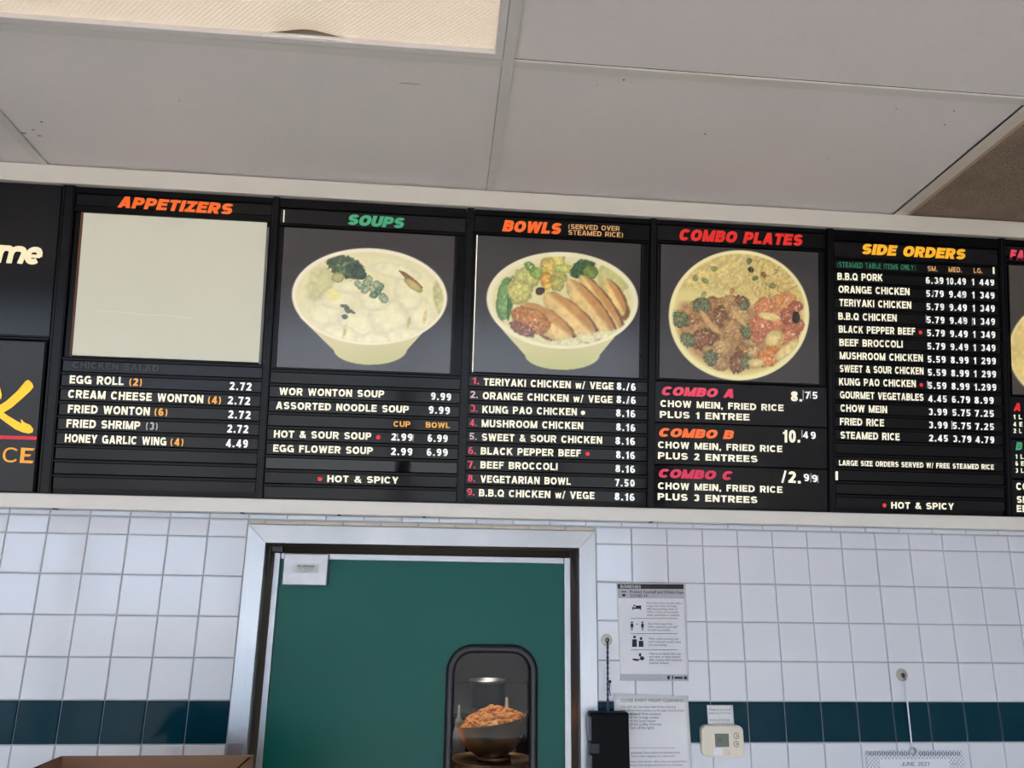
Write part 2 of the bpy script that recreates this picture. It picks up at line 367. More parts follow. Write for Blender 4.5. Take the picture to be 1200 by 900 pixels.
for px, py, a, b in [(826, 157, 2.2, .9), (1107, 146, 1.5, 1), (1050, 128, 1, .8), (1118, 130, 1.4, .8), (731, 91.5, 2.2, 1), (700, 100, .8, .6), (28, 156, 5, 1), (46, 159, 4, .8), (49, 143, 2, 1.4), (39, 152, 3, .7), (480, 98, 14, .35), (970, 186, .8, .8), (430, 60, .8, .8), (210, 118, .8, .8), (318, 165, .6, .6)]:
    d = ray(px, py); P = CAM+d*((CEIL+.0035-CAM[2])/d[2]); k = .0019
    if py == 91.5: P[2] = CEIL-.0012
    q = [(P[0]+k*a*math.cos(t)*rs.uniform(.7, 1.2), P[1]+k*b*1.6*math.sin(t)*rs.uniform(.7, 1.2), P[2]) for t in np.linspace(6.28, 0, 9)[:-1]]
    sm_.add(q, [tuple(range(8))])
obj('scuff_mark', sm_, mat('dark_speck', (122, 108, 98), .9), cl)

# bulkhead that carries the menu boards, its two painted trims and the posts between boards
m = MB(); t0 = BP(0, 0, -.031); t1 = BP(0, .845, -.031)
pr_ = [(.0, 2.10), (t0[1], t0[2]-.012), (t0[1], t0[2]), (t1[1], t1[2]), (t1[1], CEIL+.03), (.0, CEIL+.03)]
n_ = len(pr_); m.add([(X0, y, z) for y, z in pr_]+[(X1, y, z) for y, z in pr_], [tuple(range(n_)), tuple(range(2*n_-1, n_-1, -1))]+[(i, i+n_, (i+1) % n_+n_, (i+1) % n_) for i in range(n_)])
struct('wall_bulkhead', m, mat('black_bulkhead', (22, 22, 25), .5), 'black leaning bulkhead over the tiled wall')
m = MB(); m.box(X0, X1, -.040, 0, 2.0895, 2.126, bev=.0015); struct('trim_1', m, M_PAINTL, 'white painted ledge under the menu boards')
t2 = MB(); t2.box(X0, X1, -.176, -.09, 2.949, CEIL-.0005, bev=.0015)
struct('trim_2', t2, M_PAINT, 'cream painted trim between menu boards and ceiling')
m = MB()                                   # small dark slips standing in for screw shadows under the ledge
for px, py in [(62, 599), (283, 603.2), (764, 612.8), (497, 606.2), (397, 603)]:
    P = onY(px, py, -.0365); m.box(P[0]-.004, P[0]+.004, -.036, -.012, 2.0875, 2.0895)
struct('trim_3', m, M_DARKM, 'small dark slips standing in for screw shadows under the white ledge')

M_FRAME = mat('black_sign_frame', (15, 16, 21), .22, spec=.22, var=.12, scale=25)
POSTS = [(-.024, .0075), (.5305, .5475), (1.066, 1.0855), (1.595, 1.6115), (2.123, 2.1415), (2.6605, 2.6795)]
for i, (a, b) in enumerate(POSTS):
    m = MB(); m.bbox(a, b, .0005, .826, -.03, .0085); m.bbox(a+.003, a+.0055, .0005, .826, .0085, .0105); m.bbox(b-.0055, b-.003, .0005, .826, .0085, .0105)
    struct('trim_%d' % (i+4), m, M_FRAME, 'dark upright post %s' % ['left of the appetizers board', 'between appetizers and soups', 'between soups and bowls', 'between bowls and combo plates', 'between combo plates and side orders', 'right of the side orders board'][i])

# steel door frame
fr = thing('trim_10', (1.0, 0, 0), 'wide stainless steel frame around the green door', None, None, 'structure')
fY = -.013
m = MB(); m.prism([(.514, 0), (.562, 0), (.562, 2.013), (.514, 2.0595)], fY, 0); m.box(.545, .562, 0, .135, 0, 2.013); obj('jamb', m, M_STEEL, fr)
m = MB(); m.prism([(1.407, 0), (1.452, 0), (1.452, 2.0605), (1.407, 2.015)], fY, 0); m.box(1.407, 1.424, 0, .135, 0, 2.015); obj('jamb', m, M_STEEL, fr)
m = MB(); m.prism([(.5625, 2.0135), (1.4065, 2.0155), (1.4515, 2.0610), (.5145, 2.0600)], fY, 0); m.box(.545, 1.424, 0, .135, 2.0155, 2.03); obj('head', m, mat('brushed_steel_head', (178, 176, 174), .38, metal=1, var=.3, scale=5, aniso=(1, 1, .2), bump=.04, bscale=30), fr)  # strong colour mottling of the head stands in for streaky warm reflections
m = MB(); m.box(.517, .553, fY-.003, fY, 1.0, 1.5215); obj('jamb_guard', m, mat('dull_steel', (150, 148, 156), .45, metal=.9), fr)

# the green swing door
dr = thing('door_1', (1.0, .07, 0), 'dark green swing door with a rounded window', None, None, 'structure')
def rrect(x0, x1, z0, z1, r, n=10):
    out = []
    for cx, cz, a in ((x1-r, z1-r, 0), (x0+r, z1-r, 90), (x0+r, z0+r, 180), (x1-r, z0+r, 270)):
        for i in range(n+1): t = R(a+90*i/n); out.append((cx+r*math.cos(t), cz+r*math.sin(t)))
    return out
GX0, GX1, GZ0, GZ1 = 1.066, 1.288, 1.24, 1.745
def holed(x0, x1, z0, z1, loop, y0, y1):
    bm = bmesh.new(); es = []
    for pts in ([(x0, z0), (x1, z0), (x1, z1), (x0, z1)], loop):
        vs = [bm.verts.new((x, y0, z)) for x, z in pts]; es += [bm.edges.new((vs[i], vs[(i+1) % len(vs)])) for i in range(len(vs))]
    r_ = bmesh.ops.triangle_fill(bm, edges=es, use_beauty=True); fs = [g for g in r_['geom'] if isinstance(g, bmesh.types.BMFace)]
    ex = bmesh.ops.extrude_face_region(bm, geom=fs)
    for v in [g for g in ex['geom'] if isinstance(g, bmesh.types.BMVert)]: v.co.y = y1
    bmesh.ops.recalc_face_normals(bm, faces=bm.faces[:]); return bm
M_GREEN = mat('green_laminate', (4, 88, 79), .36, var=.06, scale=5, bump=.03, bscale=300, spec=.22)
loop = rrect(GX0, GX1, GZ0, GZ1, .058)
m = MB(); m.bm(holed(.585, 1.383, .02, 1.982, loop, .05, .085)); obj('door_panel', m, M_GREEN, dr)
for nm, bx in (('edge_strip', (.578, .594, .04, .088, .02, 1.9905)), ('edge_strip', (1.3735, 1.3905, .04, .088, .02, 1.9905)), ('edge_strip', (.5945, 1.373, .0435, .088, 1.9745, 1.9905))):
    m = MB(); m.box(*bx, bev=.0012); obj(nm, m, M_ALU, dr)
for px, py in [(325, 660), (399, 653), (536.5, 653.5), (665, 754.6), (665, 886.5), (309, 836)]:
    P = onY(px, py, .04); m = MB(); y = .0435 if 340 < px < 650 else .04
    m.lathe([(0, -.0035), (.0035, -.003), (.006, 0)], (P[0], y, P[2]), 12, 'y'); obj('screw', m, mat('screw_steel', (96, 96, 100), .35, metal=.8), dr)
m = MB(); m.tube([(x, .045, z) for x, z in rrect(GX0-.001, GX1+.001, GZ0-.001, GZ1+.001, .059)], .0115, 12, True, flat=.8); obj('window_gasket', m, mat('black_rubber', (26, 26, 32), .38), dr)
m = MB(); m.prism(rrect(GX0-.002, GX1+.002, GZ0-.002, GZ1+.002, .058), .064, .068)
gl = bpy.data.materials.new('window_glass'); gl.use_nodes = True; gb = gl.node_tree.nodes['Principled BSDF']
gb.inputs['Base Color'].default_value = (.93, .95, .96, 1); gb.inputs['Roughness'].default_value = .02; gb.inputs['Transmission Weight'].default_value = 1; gb.inputs['IOR'].default_value = 1.22
obj('glass_pane', m, gl, dr)
hp = MB(); hp.box(.606, .724, .026, .0495, 1.9055, 1.989, bev=.003)
hpo = obj('hinge_cover', hp, mat('worn_aluminium', (190, 190, 192), .45, metal=.7, var=.12, scale=40), dr, 'silver hinge cover plate with a small maker label')
m = MB(); m.box(.633, .699, .0252, .0262, 1.938, 1.961); obj('maker_label', m, mat('grey_label', (196, 196, 198), .5), hpo)
m = wall_text('ELIASON', .645, 1.9525, .043, .0055, .0248); wall_text('MFG. IN U.S.A.', .645, 1.947, .043, .0022, .0248, mb=m); wall_text('KALAMAZOO', .652, 1.9415, .029, .002, .0248, mb=m)
obj('maker_lettering', m, mat('label_ink', (40, 40, 44), .6), hpo)
for x in (.6245, .7045):
    m = MB(); m.lathe([(0, -.003), (.003, -.0025), (.0045, 0)], (x, .026, 1.934), 12, 'y'); obj('screw', m, M_DARKM, hpo)
m = MB(); m.box(.5655, .5715, .02, .03, 1.928, 2.004, bev=.001); m.box(.5655, .60, .03, .06, 1.993, 2.006); obj('pivot_bracket', m, mat('blackened_steel', (60, 58, 56), .4, metal=.8), dr)

# kitchen behind the door
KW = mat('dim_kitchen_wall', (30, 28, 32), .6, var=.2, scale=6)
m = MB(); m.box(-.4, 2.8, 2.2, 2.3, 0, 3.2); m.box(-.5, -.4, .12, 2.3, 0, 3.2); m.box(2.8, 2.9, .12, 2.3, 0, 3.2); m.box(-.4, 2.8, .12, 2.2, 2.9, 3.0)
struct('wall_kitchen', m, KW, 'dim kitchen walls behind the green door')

# ------------------------------------------------------------------ fluorescent ceiling light with a prismatic lens
lt = thing('fluorescent_light', (XA-.61, CY1-.305, CEIL), 'recessed ceiling light with a cream prismatic lens, lens edge bulging loose', 'light')
LX0, LX1, LY0, LY1 = XA-1.22+TW/2+.001, XA-TW/2-.001, CY1-.61+TW/2+.001, CY1-TW/2-.001
fw = .018
m = MB()
for a, b, c, d in ((LX0, LX1, LY1-fw, LY1), (LX0, LX1, LY0, LY0+fw), (LX0, LX0+fw, LY0+fw, LY1-fw), (LX1-fw, LX1, LY0+fw, LY1-fw)): m.box(a, b, c, d, CEIL-.0015, CEIL+.012, bev=.0012)
obj('lens_frame', m, mat('light_frame_paint', (212, 206, 202), .5), lt)
m = MB(); nx, ny = 140, 60; vs = []
ax0, ax1, ay0, ay1 = LX0+fw-.002, LX1-fw+.002, LY0+fw-.002, LY1-fw+.002
for j in range(ny+1):
    for i in range(nx+1):
        x = ax0+(ax1-ax0)*i/nx; y = ay0+(ay1-ay0)*j/ny
        e = ((x-.705)/.055); d = (ay1-y)
        z = CEIL+.011+.015*math.exp(-e*e)*math.exp(-(d/.035)**2)
        vs.append((x, y, z))
m.add(vs, [(j*(nx+1)+i, (j+1)*(nx+1)+i, (j+1)*(nx+1)+i+1, j*(nx+1)+i+1) for j in range(ny) for i in range(nx)], 0, True)
ml = mat('prismatic_lens', (250, 238, 218), .35, var=.02, emis=.21, erGB=(255, 228, 198))
nt = ml.node_tree; tc = nt.nodes.new('ShaderNodeTexCoord'); mp = nt.nodes.new('ShaderNodeMapping'); mp.inputs['Rotation'].default_value = (0, 0, R(45)); mp.inputs['Scale'].default_value = (1, 1, 0)
vo = nt.nodes.new('ShaderNodeTexVoronoi'); vo.inputs['Scale'].default_value = 125; vo.inputs['Randomness'].default_value = 0
bn = nt.nodes.new('ShaderNodeBump'); bn.inputs['Strength'].default_value = .7; bn.inputs['Distance'].default_value = .004
nt.links.new(tc.outputs['Object'], mp.inputs['Vector']); nt.links.new(mp.outputs['Vector'], vo.inputs['Vector']); nt.links.new(vo.outputs['Distance'], bn.inputs['Height']); nt.links.new(bn.outputs['Normal'], nt.nodes['Principled BSDF'].inputs['Normal'])
obj('prismatic_lens', m, ml, lt)
m = MB(); m.box(LX0, LX1, LY0, LY1, CEIL+.07, CEIL+.13); m.box(LX0, LX1, LY1-.004, LY1, CEIL+.012, CEIL+.07); obj('light_housing', m, mat('housing_paint', (150, 140, 128), .6), lt)
m = MB()
m.tube([(.615+.19*t, LY1-fw-.001, CEIL-.001+.006*math.sin(math.pi*t)) for t in np.linspace(0, 1, 15)], .0022, 6); obj('loose_gasket', m, mat('lens_edge_white', (240, 236, 228), .4), lt)

# brown perforated ceiling panel
pp = thing('perforated_ceiling_panel', (XR+.5, -1.0, CEIL), 'brown perforated panel set in the ceiling at the right', 'ceiling panel')
mp_ = bpy.data.materials.new('perforated_brown'); mp_.use_nodes = True; nt = mp_.node_tree; b = nt.nodes['Principled BSDF']; b.inputs['Roughness'].default_value = .7
tc = nt.nodes.new('ShaderNodeTexCoord'); mpn = nt.nodes.new('ShaderNodeMapping'); mpn.inputs['Scale'].default_value = (115, 150, 0)
vo = nt.nodes.new('ShaderNodeTexVoronoi'); vo.inputs['Scale'].default_value = 1; vo.inputs['Randomness'].default_value = .25
cr = nt.nodes.new('ShaderNodeValToRGB'); cr.color_ramp.elements[0].position = .2; cr.color_ramp.elements[0].color = L3((86, 68, 52)); cr.color_ramp.elements[1].position = .42; cr.color_ramp.elements[1].color = L3((164, 142, 120))
no = nt.nodes.new('ShaderNodeTexNoise'); no.inputs['Scale'].default_value = 9; mx = nt.nodes.new('ShaderNodeMix'); mx.data_type = 'RGBA'; mx.blend_type = 'MULTIPLY'; mx.inputs[0].default_value = .5
nt.links.new(tc.outputs['Object'], mpn.inputs['Vector']); nt.links.new(mpn.outputs['Vector'], vo.inputs['Vector']); nt.links.new(vo.outputs['Distance'], cr.inputs[0])
nt.links.new(tc.outputs['Object'], no.inputs['Vector']); nt.links.new(cr.outputs[0], mx.inputs[6]); nt.links.new(no.outputs['Fac'], mx.inputs[7]); nt.links.new(mx.outputs[2], b.inputs['Base Color'])
m = MB(); m.box(XR+.040, X1-.01, WY+.02, -.166, CEIL+.004, CEIL+.02); obj('perforated_sheet', m, mp_, pp)
m = MB(); m.box(XR-TW/2, XR+.027, WY+.02, -.166, CEIL-.002, CEIL+.0115, bev=.001); obj('edge_molding', m, mat('edge_molding_paint', (206, 196, 184), .5, var=.08, scale=15), pp)
m = MB(); m.box(XR+.0275, XR+.0405, WY+.02, -.166, CEIL+.0, CEIL+.03); obj('stained_lip', m, mat('stained_brown_lip', (176, 150, 124), .6, var=.15), pp)

# ------------------------------------------------------------------ menu boards
M_BACK = mat('black_board_plastic', (6, 6, 9), .2, spec=.18, var=.1, scale=20)
M_STRIPS = [mat('black_menu_strip_%s' % n, c, r_, var=.08, scale=9, spec=.3) for n, c, r_ in (('satin', (10, 10, 14), .17), ('grey', (24, 23, 28), .2), ('gloss', (7, 7, 10), .1))]
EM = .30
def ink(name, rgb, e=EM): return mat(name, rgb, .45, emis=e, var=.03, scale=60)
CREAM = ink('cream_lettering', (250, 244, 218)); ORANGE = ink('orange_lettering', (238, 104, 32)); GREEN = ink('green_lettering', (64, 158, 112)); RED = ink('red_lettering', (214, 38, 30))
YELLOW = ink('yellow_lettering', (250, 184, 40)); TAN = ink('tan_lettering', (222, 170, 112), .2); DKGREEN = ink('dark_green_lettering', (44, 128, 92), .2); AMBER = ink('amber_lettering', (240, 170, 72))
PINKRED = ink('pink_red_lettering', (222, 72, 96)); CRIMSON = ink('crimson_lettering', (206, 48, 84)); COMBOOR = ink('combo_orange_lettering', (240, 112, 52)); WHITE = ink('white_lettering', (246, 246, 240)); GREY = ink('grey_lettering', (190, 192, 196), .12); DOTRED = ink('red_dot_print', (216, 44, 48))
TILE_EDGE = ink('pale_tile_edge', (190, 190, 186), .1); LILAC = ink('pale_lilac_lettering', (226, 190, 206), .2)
PIT = .0385; BASE0 = .0195

class Board:
    def __init__(s, name, u0, u1, label, cat='menu board', group='menu boards', vtop=.826):
        s.u0, s.u1 = u0, u1
        s.root = thing(name, BP((u0+u1)/2, 0, 0), label, cat, group)
        m = MB(); m.bbox(u0, u1, .0004, vtop, -.0295, .0)
        s.back = m; s.strips = {}; s.g = random.Random(int(u0*1000)+5)
    def done(s): obj('back_panel', s.back, M_BACK, s.root)
    def rail(s, v0, v1, w=.0068):
        a, b = s.u0+.001, s.u1-.001
        q0 = [(a, v0), (b, v0), (b, v1), (a, v1)]; q1 = [(a, v0+.0016), (b, v0+.0016), (b, v1-.0028), (a, v1-.0028)]
        s.back.hexa([BP(x, y, 0) for x, y in q0]+[BP(x, y, w) for x, y in q1])
    def face(s, name, v0, v1, mi=None, x0=None, x1=None, label=None, w=.004, material=None):
        a, b = (s.u0+.003 if x0 is None else x0), (s.u1-.003 if x1 is None else x1)
        t = s.g.uniform(-.0003, .0003); t2 = s.g.uniform(-.0004, .0004)
        m = MB(); q = [(a, v0), (b, v0), (b, v1), (a, v1)]
        m.hexa([BP(x, y, .0003) for x, y in q]+[BP(x, y, w+(-t if k < 2 else t)+(-t2 if k in (0, 3) else t2)) for k, (x, y) in enumerate(q)])
        mi = s.g.choice((0, 0, 2)) if mi is None else mi
        return obj(name, m, material or M_STRIPS[mi], s.root, label)
    def grid(s, k0, k1, off=0.0, mis={}):
        for k in range(k0, k1+1):
            b = BASE0+PIT*k+off; v0 = max(b-.0045, .003); s.strips[k] = s.face('menu_strip', v0, b+.0228, mis.get(k)); s.off = off
            s.rail(b+.0232, b+.0338)
    def strip_at(s, v): 
        k = round((v-BASE0-s.off)/PIT); return s.strips.get(k) or s.root
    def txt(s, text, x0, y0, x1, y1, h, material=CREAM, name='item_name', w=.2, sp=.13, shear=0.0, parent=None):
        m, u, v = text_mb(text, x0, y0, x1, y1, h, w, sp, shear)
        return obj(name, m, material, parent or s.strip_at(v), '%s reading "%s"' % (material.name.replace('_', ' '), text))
    def dot(s, px, py, r_, material=DOTRED, parent=None):
        u, v = uv(px, py, WT); rr = uv(px+r_, py, WT)[0]-u; m = MB()
        m.add([BP(u+rr*math.cos(t), v+rr*math.sin(t), WT) for t in np.linspace(0, 2*math.pi, 19)[:-1]], [tuple(range(18))])
        return obj('spicy_dot', m, material, parent or s.strip_at(v-.01), 'round %s' % material.name.replace('_', ' '))
    def header(s, v0=.7755, v1=.804, mi=0, label=None):
        s.rail(v1+.002, .826, .008); s.rail(v0-.021 if v0 > .77 else v0-.0105, v0-.002, .0055)
        s.hd = s.face('header_strip', v0, v1, mi); return s.hd
    def bar(s, px, py0, py1, wpx, parent, material=CREAM):
        u, v0 = uv(px, py1, WT); v1 = uv(px, py0, WT)[1]; d = uv(px+wpx/2, py1, WT)[0]-u; m = MB()
        m.add([BP(u-d, v0, WT), BP(u+d, v0, WT), BP(u+d, v1, WT), BP(u-d, v1, WT)], [(0, 1, 2, 3)]); obj('blank_white_tile' if material is CREAM else 'tile_edge', m, material, parent)
def price(b, t, x0, y0, x1, y1, h=9, **k): return b.txt(t, x0, y0, x1, y1, h, WHITE, 'price', w=k.get('w', .19), sp=.2)

# ------------------------------------------------------------------ printed food photographs (flat prints made of coloured mesh points)
def project(P):
    d = P-CAM; z = d@AF; return 600+FPX*(d@AR)/z, 450-FPX*(d@AU)/z
class Print:
    def __init__(s, board, u0, u1, v0, v1, nx=200, ny=170, w=.0045):
        s.b = board; s.nx, s.ny = nx, ny; s.clip = None; s.q = (u0, u1, v0, v1)
        U, V = np.meshgrid(np.linspace(u0, u1, nx), np.linspace(v0, v1, ny)); s.V = V; s.U = U
        P = BO+U[..., None]*np.array([1, 0, 0])+V[..., None]*BV+w*BN; s.P = P.reshape(-1, 3)
        X, Y = project(s.P); s.X = X.reshape(ny, nx); s.Y = Y.reshape(ny, nx); s.C = np.zeros((ny, nx, 3))
    def noise(s, sc, seed, sx=1.0, ang=0.0):
        rg = np.random.RandomState(seed); N = 96; g = rg.rand(N, N)
        ca, sa = math.cos(R(ang)), math.sin(R(ang)); x = (s.X*ca+s.Y*sa)/sc/sx+500; y = (-s.X*sa+s.Y*ca)/sc+500
        xi = np.floor(x).astype(int); yi = np.floor(y).astype(int); fx = x-xi; fy = y-yi; fx = fx*fx*(3-2*fx); fy = fy*fy*(3-2*fy)
        G = lambda i, j: g[i % N, j % N]
        return (G(xi, yi)*(1-fx)+G(xi+1, yi)*fx)*(1-fy)+(G(xi, yi+1)*(1-fx)+G(xi+1, yi+1)*fx)*fy
    def fbm(s, sc, seed): return .55*s.noise(sc, seed)+.3*s.noise(sc/2, seed+1)+.15*s.noise(sc/4, seed+2)
    def ell(s, cx, cy, rx, ry, rot=0.0):
        c, n = math.cos(R(rot)), math.sin(R(rot)); x = s.X-cx; y = s.Y-cy
        return np.hypot((x*c+y*n)/rx, (-x*n+y*c)/ry)
    def put(s, mask, col):
        col = np.array(col, float) if not isinstance(col, np.ndarray) else col
        s.C = s.C*(1-mask[..., None])+col*mask[..., None]
    def soft(s, d, e=.05): return np.clip((1-d)/e+.5, 0, 1)
    def blob(s, cx, cy, rx, ry, rot, col, var=.15, rag=.2, seed=0, edge=.7, hi=None, nsc=5, e=.1):
        d = s.ell(cx, cy, rx, ry, rot)+rag*(s.fbm(nsc, seed)-.5); m = s.soft(d, e)
        n = s.fbm(nsc*.8, seed+7); sh = 1+var*2*(n-.5); sh = sh*(1-(1-edge)*np.clip(d, 0, 1)**3)
        c = np.array(col, float)*sh[..., None]; 
        if hi is not None: k = np.clip((s.fbm(nsc*.6, seed+13)-.62)*8, 0, 1)*np.clip(1-d, 0, 1)**.5; c = c*(1-k[..., None])+np.array(hi, float)*k[..., None]
        if s.clip is not None: m = m*s.clip
        s.put(m, np.clip(c, 0, 255))
    def poly_y(s, xl, xr, y0, y1):   # trapezoid: left and right edges given at y0 and y1
        t = np.clip((s.Y-y0)/(y1-y0), 0, 1); a = xl[0]+(xl[1]-xl[0])*t; b = xr[0]+(xr[1]-xr[0])*t
        return np.clip(np.minimum(s.X-a, b-s.X)+.5, 0, 1)*np.clip(s.Y-y0+.5, 0, 1)*np.clip(y1-s.Y+.5, 0, 1)
    def build(s, name, material, label):
        lut = np.array([lin(float(i)) for i in range(256)]); C = np.clip(s.C, 0, 255)
        lo = np.floor(C).astype(int); C = lut[lo]+(lut[np.minimum(lo+1, 255)]-lut[lo])*(C-lo)
        nx, ny = s.nx, s.ny; m = MB(); m.v = [tuple(p) for p in s.P.tolist()]
        m.f = [(j*nx+i, j*nx+i+1, (j+1)*nx+i+1, (j+1)*nx+i) for j in range(ny-1) for i in range(nx-1)]; m.mi = [0]*len(m.f); m.sm = [False]*len(m.f)
        o = obj(name, m, material, s.b.root, label)
        at = o.data.color_attributes.new('print', 'FLOAT_COLOR', 'POINT')
        at.data.foreach_set('color', np.concatenate([C.reshape(-1, 3), np.ones((nx*ny, 1))], 1).astype(np.float32).ravel()); return o
M_PRINT = bpy.data.materials.new('printed_photo'); M_PRINT.use_nodes = True; nt = M_PRINT.node_tree; b = nt.nodes['Principled BSDF']
a_ = nt.nodes.new('ShaderNodeAttribute'); a_.attribute_name = 'print'; nt.links.new(a_.outputs['Color'], b.inputs['Base Color']); nt.links.new(a_.outputs['Color'], b.inputs['Emission Color'])
b.inputs['Emission Strength'].default_value = .16; b.inputs['Roughness'].default_value = .24; b.inputs['Coat Weight'].default_value = .8; b.inputs['Coat Roughness'].default_value = .16; b.inputs['Specular IOR Level'].default_value = .6

def bowl_base(p, cx, cy, rx, ry, ybot, bx0, bx1, tl, tint=(238, 216, 172), rot=2):
    p.C[:] = np.array([44, 40, 41]); p.C += (p.noise(60, 3)[..., None]-.5)*5
    side = p.poly_y((cx-rx*.9, bx0), (cx+rx*.87, bx1), cy+ry*.42, ybot-14)
    lowe = p.soft(p.ell((bx0+bx1)/2, ybot-18, (bx1-bx0)/2+3, 18), .04)*(p.Y > ybot-17)
    body = np.maximum(side, lowe)
    p.clip = None
    k = np.clip((p.Y-(cy+ry*.5))/(ybot-cy-ry*.5), 0, 1)[..., None]
    p.put(body, np.array(tint, float)*(1-.12*k)+np.array([-14., 2., -24.])*k)
    p.put(p.soft(p.ell(cx, cy, rx, ry, rot), .02), (252, 241, 212))
    p.put(p.soft(p.ell(cx+.5, cy+1.2, rx*.955, ry*.945, rot), .03), (236, 226, 178))

def paint_soup(p):
    bowl_base(p, 433, 347.5, 91, 56.5, 427.5, 394, 474, 0)
    inn = p.soft(p.ell(433, 350, 84, 49, 2), .06); p.clip = p.soft(p.ell(433, 348.7, 86.5, 53, 2), .03); n = p.fbm(9, 21)
    p.put(inn*.9, np.array([240, 232, 182])*(1+.10*(n-.5))[..., None])
    p.blob(376, 334, 16, 22, 20, (214, 210, 154), .1, .3, 5, .95, e=.4); p.blob(516, 352, 7, 22, -12, (208, 206, 142), .15, .2, 9, .9, e=.4)
    for i, (x, y, a, b_, r_) in enumerate([(381, 366, 20, 15, 5), (398, 349, 22, 13, -10), (420, 378, 25, 20, 0), (455, 372, 24, 22, 10), (492, 368, 17, 18, 0), (478, 345, 15, 20, -30), (440, 350, 20, 14, 0), (412, 335, 22, 9, 0), (465, 318, 30, 9, 12), (400, 392, 24, 11, 15), (470, 394, 26, 10, -8), (436, 398, 22, 8, 0)]):
        p.blob(x, y, a, b_, r_, (248, 240, 196), .05, .18, 30+i, .92, nsc=7, e=.12)
    p.blob(391, 345, 8, 7, 0, (242, 230, 158), .05, .3, 75, .97, e=.4)
    p.blob(405, 313, 23, 13, 22, (84, 104, 76), .45, .45, 51, .75, hi=(150, 168, 118), nsc=3); p.blob(418, 318, 13, 8, 35, (64, 90, 74), .5, .5, 53, .8, nsc=3); p.blob(396, 325, 7, 6, 0, (196, 196, 130), .1, .3, 54)
    for i, (x, y) in enumerate([(424, 336), (430, 331), (436, 338), (443, 341), (448, 348), (428, 340), (438, 346), (420, 333), (433, 327), (446, 336), (451, 351), (441, 333)]): p.blob(x, y, 5.0, 4.0, i*30, (168, 182, 140) if i % 3 else (118, 146, 114), .25, .4, 60+i, .7, hi=(220, 224, 170), nsc=2.5)
    p.blob(482, 328, 17, 3, 38, (150, 104, 62), .2, .4, 80, .9, nsc=3); p.blob(484, 334, 13, 4.5, 38, (214, 192, 120), .1, .3, 81)
    for i, (x, y, a, b_) in enumerate([(404, 359, 6, 2.2), (408, 364, 5, 3), (404, 371, 3.5, 3), (413, 366, 4, 1.5)]): p.blob(x, y, a, b_, 15, (112, 112, 100), .3, .5, 85+i, .8, nsc=2)
    for i, (x, y) in enumerate([(479, 378), (404, 389), (498, 372)]): p.blob(x, y, 2, 9, 12, (222, 204, 138), .2, .5, 92+i, 1, nsc=3, e=.6)

def paint_chicken(p):
    bowl_base(p, 659, 352, 88.5, 56.5, 433.5, 618, 700, 0, (236, 218, 168))
    n = p.fbm(7, 11); inn = p.soft(p.ell(659, 355, 82, 49, 2), .06); p.clip = p.soft(p.ell(659, 352.8, 84.5, 53, 2), .03)
    p.put(inn*.9, np.array([226, 218, 158])*(1+.14*(n-.5))[..., None])
    p.blob(720, 325, 20, 20, 20, (206, 202, 130), .08, .2, 3, .95)
    p.blob(592, 350, 10, 26, 8, (122, 162, 92), .25, .2, 12, .75, hi=(190, 210, 140)); p.blob(597, 352, 3, 24, 4, (74, 120, 66), .2, .2, 13)
    for i, (x, y, a, b_, c) in enumerate([(618, 325, 17, 12, (208, 206, 118)), (609, 342, 15, 14, (216, 210, 122)), (629, 320, 9, 7, (150, 176, 84)), (621, 312, 8, 5, (112, 152, 72)), (643, 312, 13, 10, (222, 190, 92)), (655, 305, 20, 7, (222, 208, 112)), (640, 328, 9, 7, (228, 168, 74)), (655, 326, 10, 9, (200, 190, 96)), (652, 332, 9, 9, (196, 188, 100)), (642, 336, 7, 4, (232, 196, 90)), (633, 341, 6, 5, (74, 52, 34)), (663, 315, 14, 5, (202, 200, 102))]):
        p.blob(x, y, a, b_, i*17, c, .22, .45, 40+i, .75, hi=(240, 234, 170), nsc=4)
    p.blob(683, 315, 15, 10, -25, (58, 96, 52), .5, .5, 62, .7, hi=(150, 180, 96), nsc=2.6); p.blob(692, 319, 9, 8, 20, (120, 142, 62), .3, .4, 63, .8); p.blob(676, 321, 8, 5, 0, (52, 86, 48), .5, .5, 64, nsc=2.5)
    for i, (x, y, a, b_, r_) in enumerate([(719, 348, 24, 9, 62), (704, 357, 41, 10.5, 55), (692, 363, 44, 12.5, 52), (668, 371, 40, 14, 42), (640, 378, 36, 14, 34)]):
        p.blob(x+3, y+3, a+2, b_+2, r_, (142, 96, 52), .2, .15, 70+i, .9, nsc=6)
        p.blob(x, y, a, b_, r_, (242, 208, 134), .12, .14, 75+i, .88, nsc=6)
        d = p.ell(x, y, a, b_, r_); c, s_ = math.cos(R(r_)), math.sin(R(r_)); side = (-(p.X-x)*s_+(p.Y-y)*c)/b_
        crust = np.clip((-side-.12)/.3, 0, 1)*p.soft(d, .1)*(.55+.5*p.fbm(6, 90+i)); p.put(np.clip(crust, 0, .95), (196, 134, 74))
        p.put(np.clip(1-abs(side+.02)/.14, 0, 1)*p.soft(d, .1)*.5, (244, 214, 140))
    p.blob(622, 375, 25, 14, 25, (196, 128, 66), .3, .25, 101, .8, hi=(250, 226, 186), nsc=3.4); p.blob(612, 386, 16, 7, 25, (142, 84, 56), .3, .4, 102, .8, hi=(240, 214, 180), nsc=3)
    for i in range(7): p.blob(608+i*20, 396+7*math.sin(i*.7+.6)+2, 13, 5.5, 0, (236, 226, 168), .14, .6, 110+i, .9, nsc=2.4, hi=(250, 244, 206))
    p.put(np.clip(p.soft(p.ell(659, 352, 88.5, 56.5, 2), .02)-p.soft(p.ell(659.5, 352.8, 83, 52, 2), .04), 0, 1), (244, 236, 194))

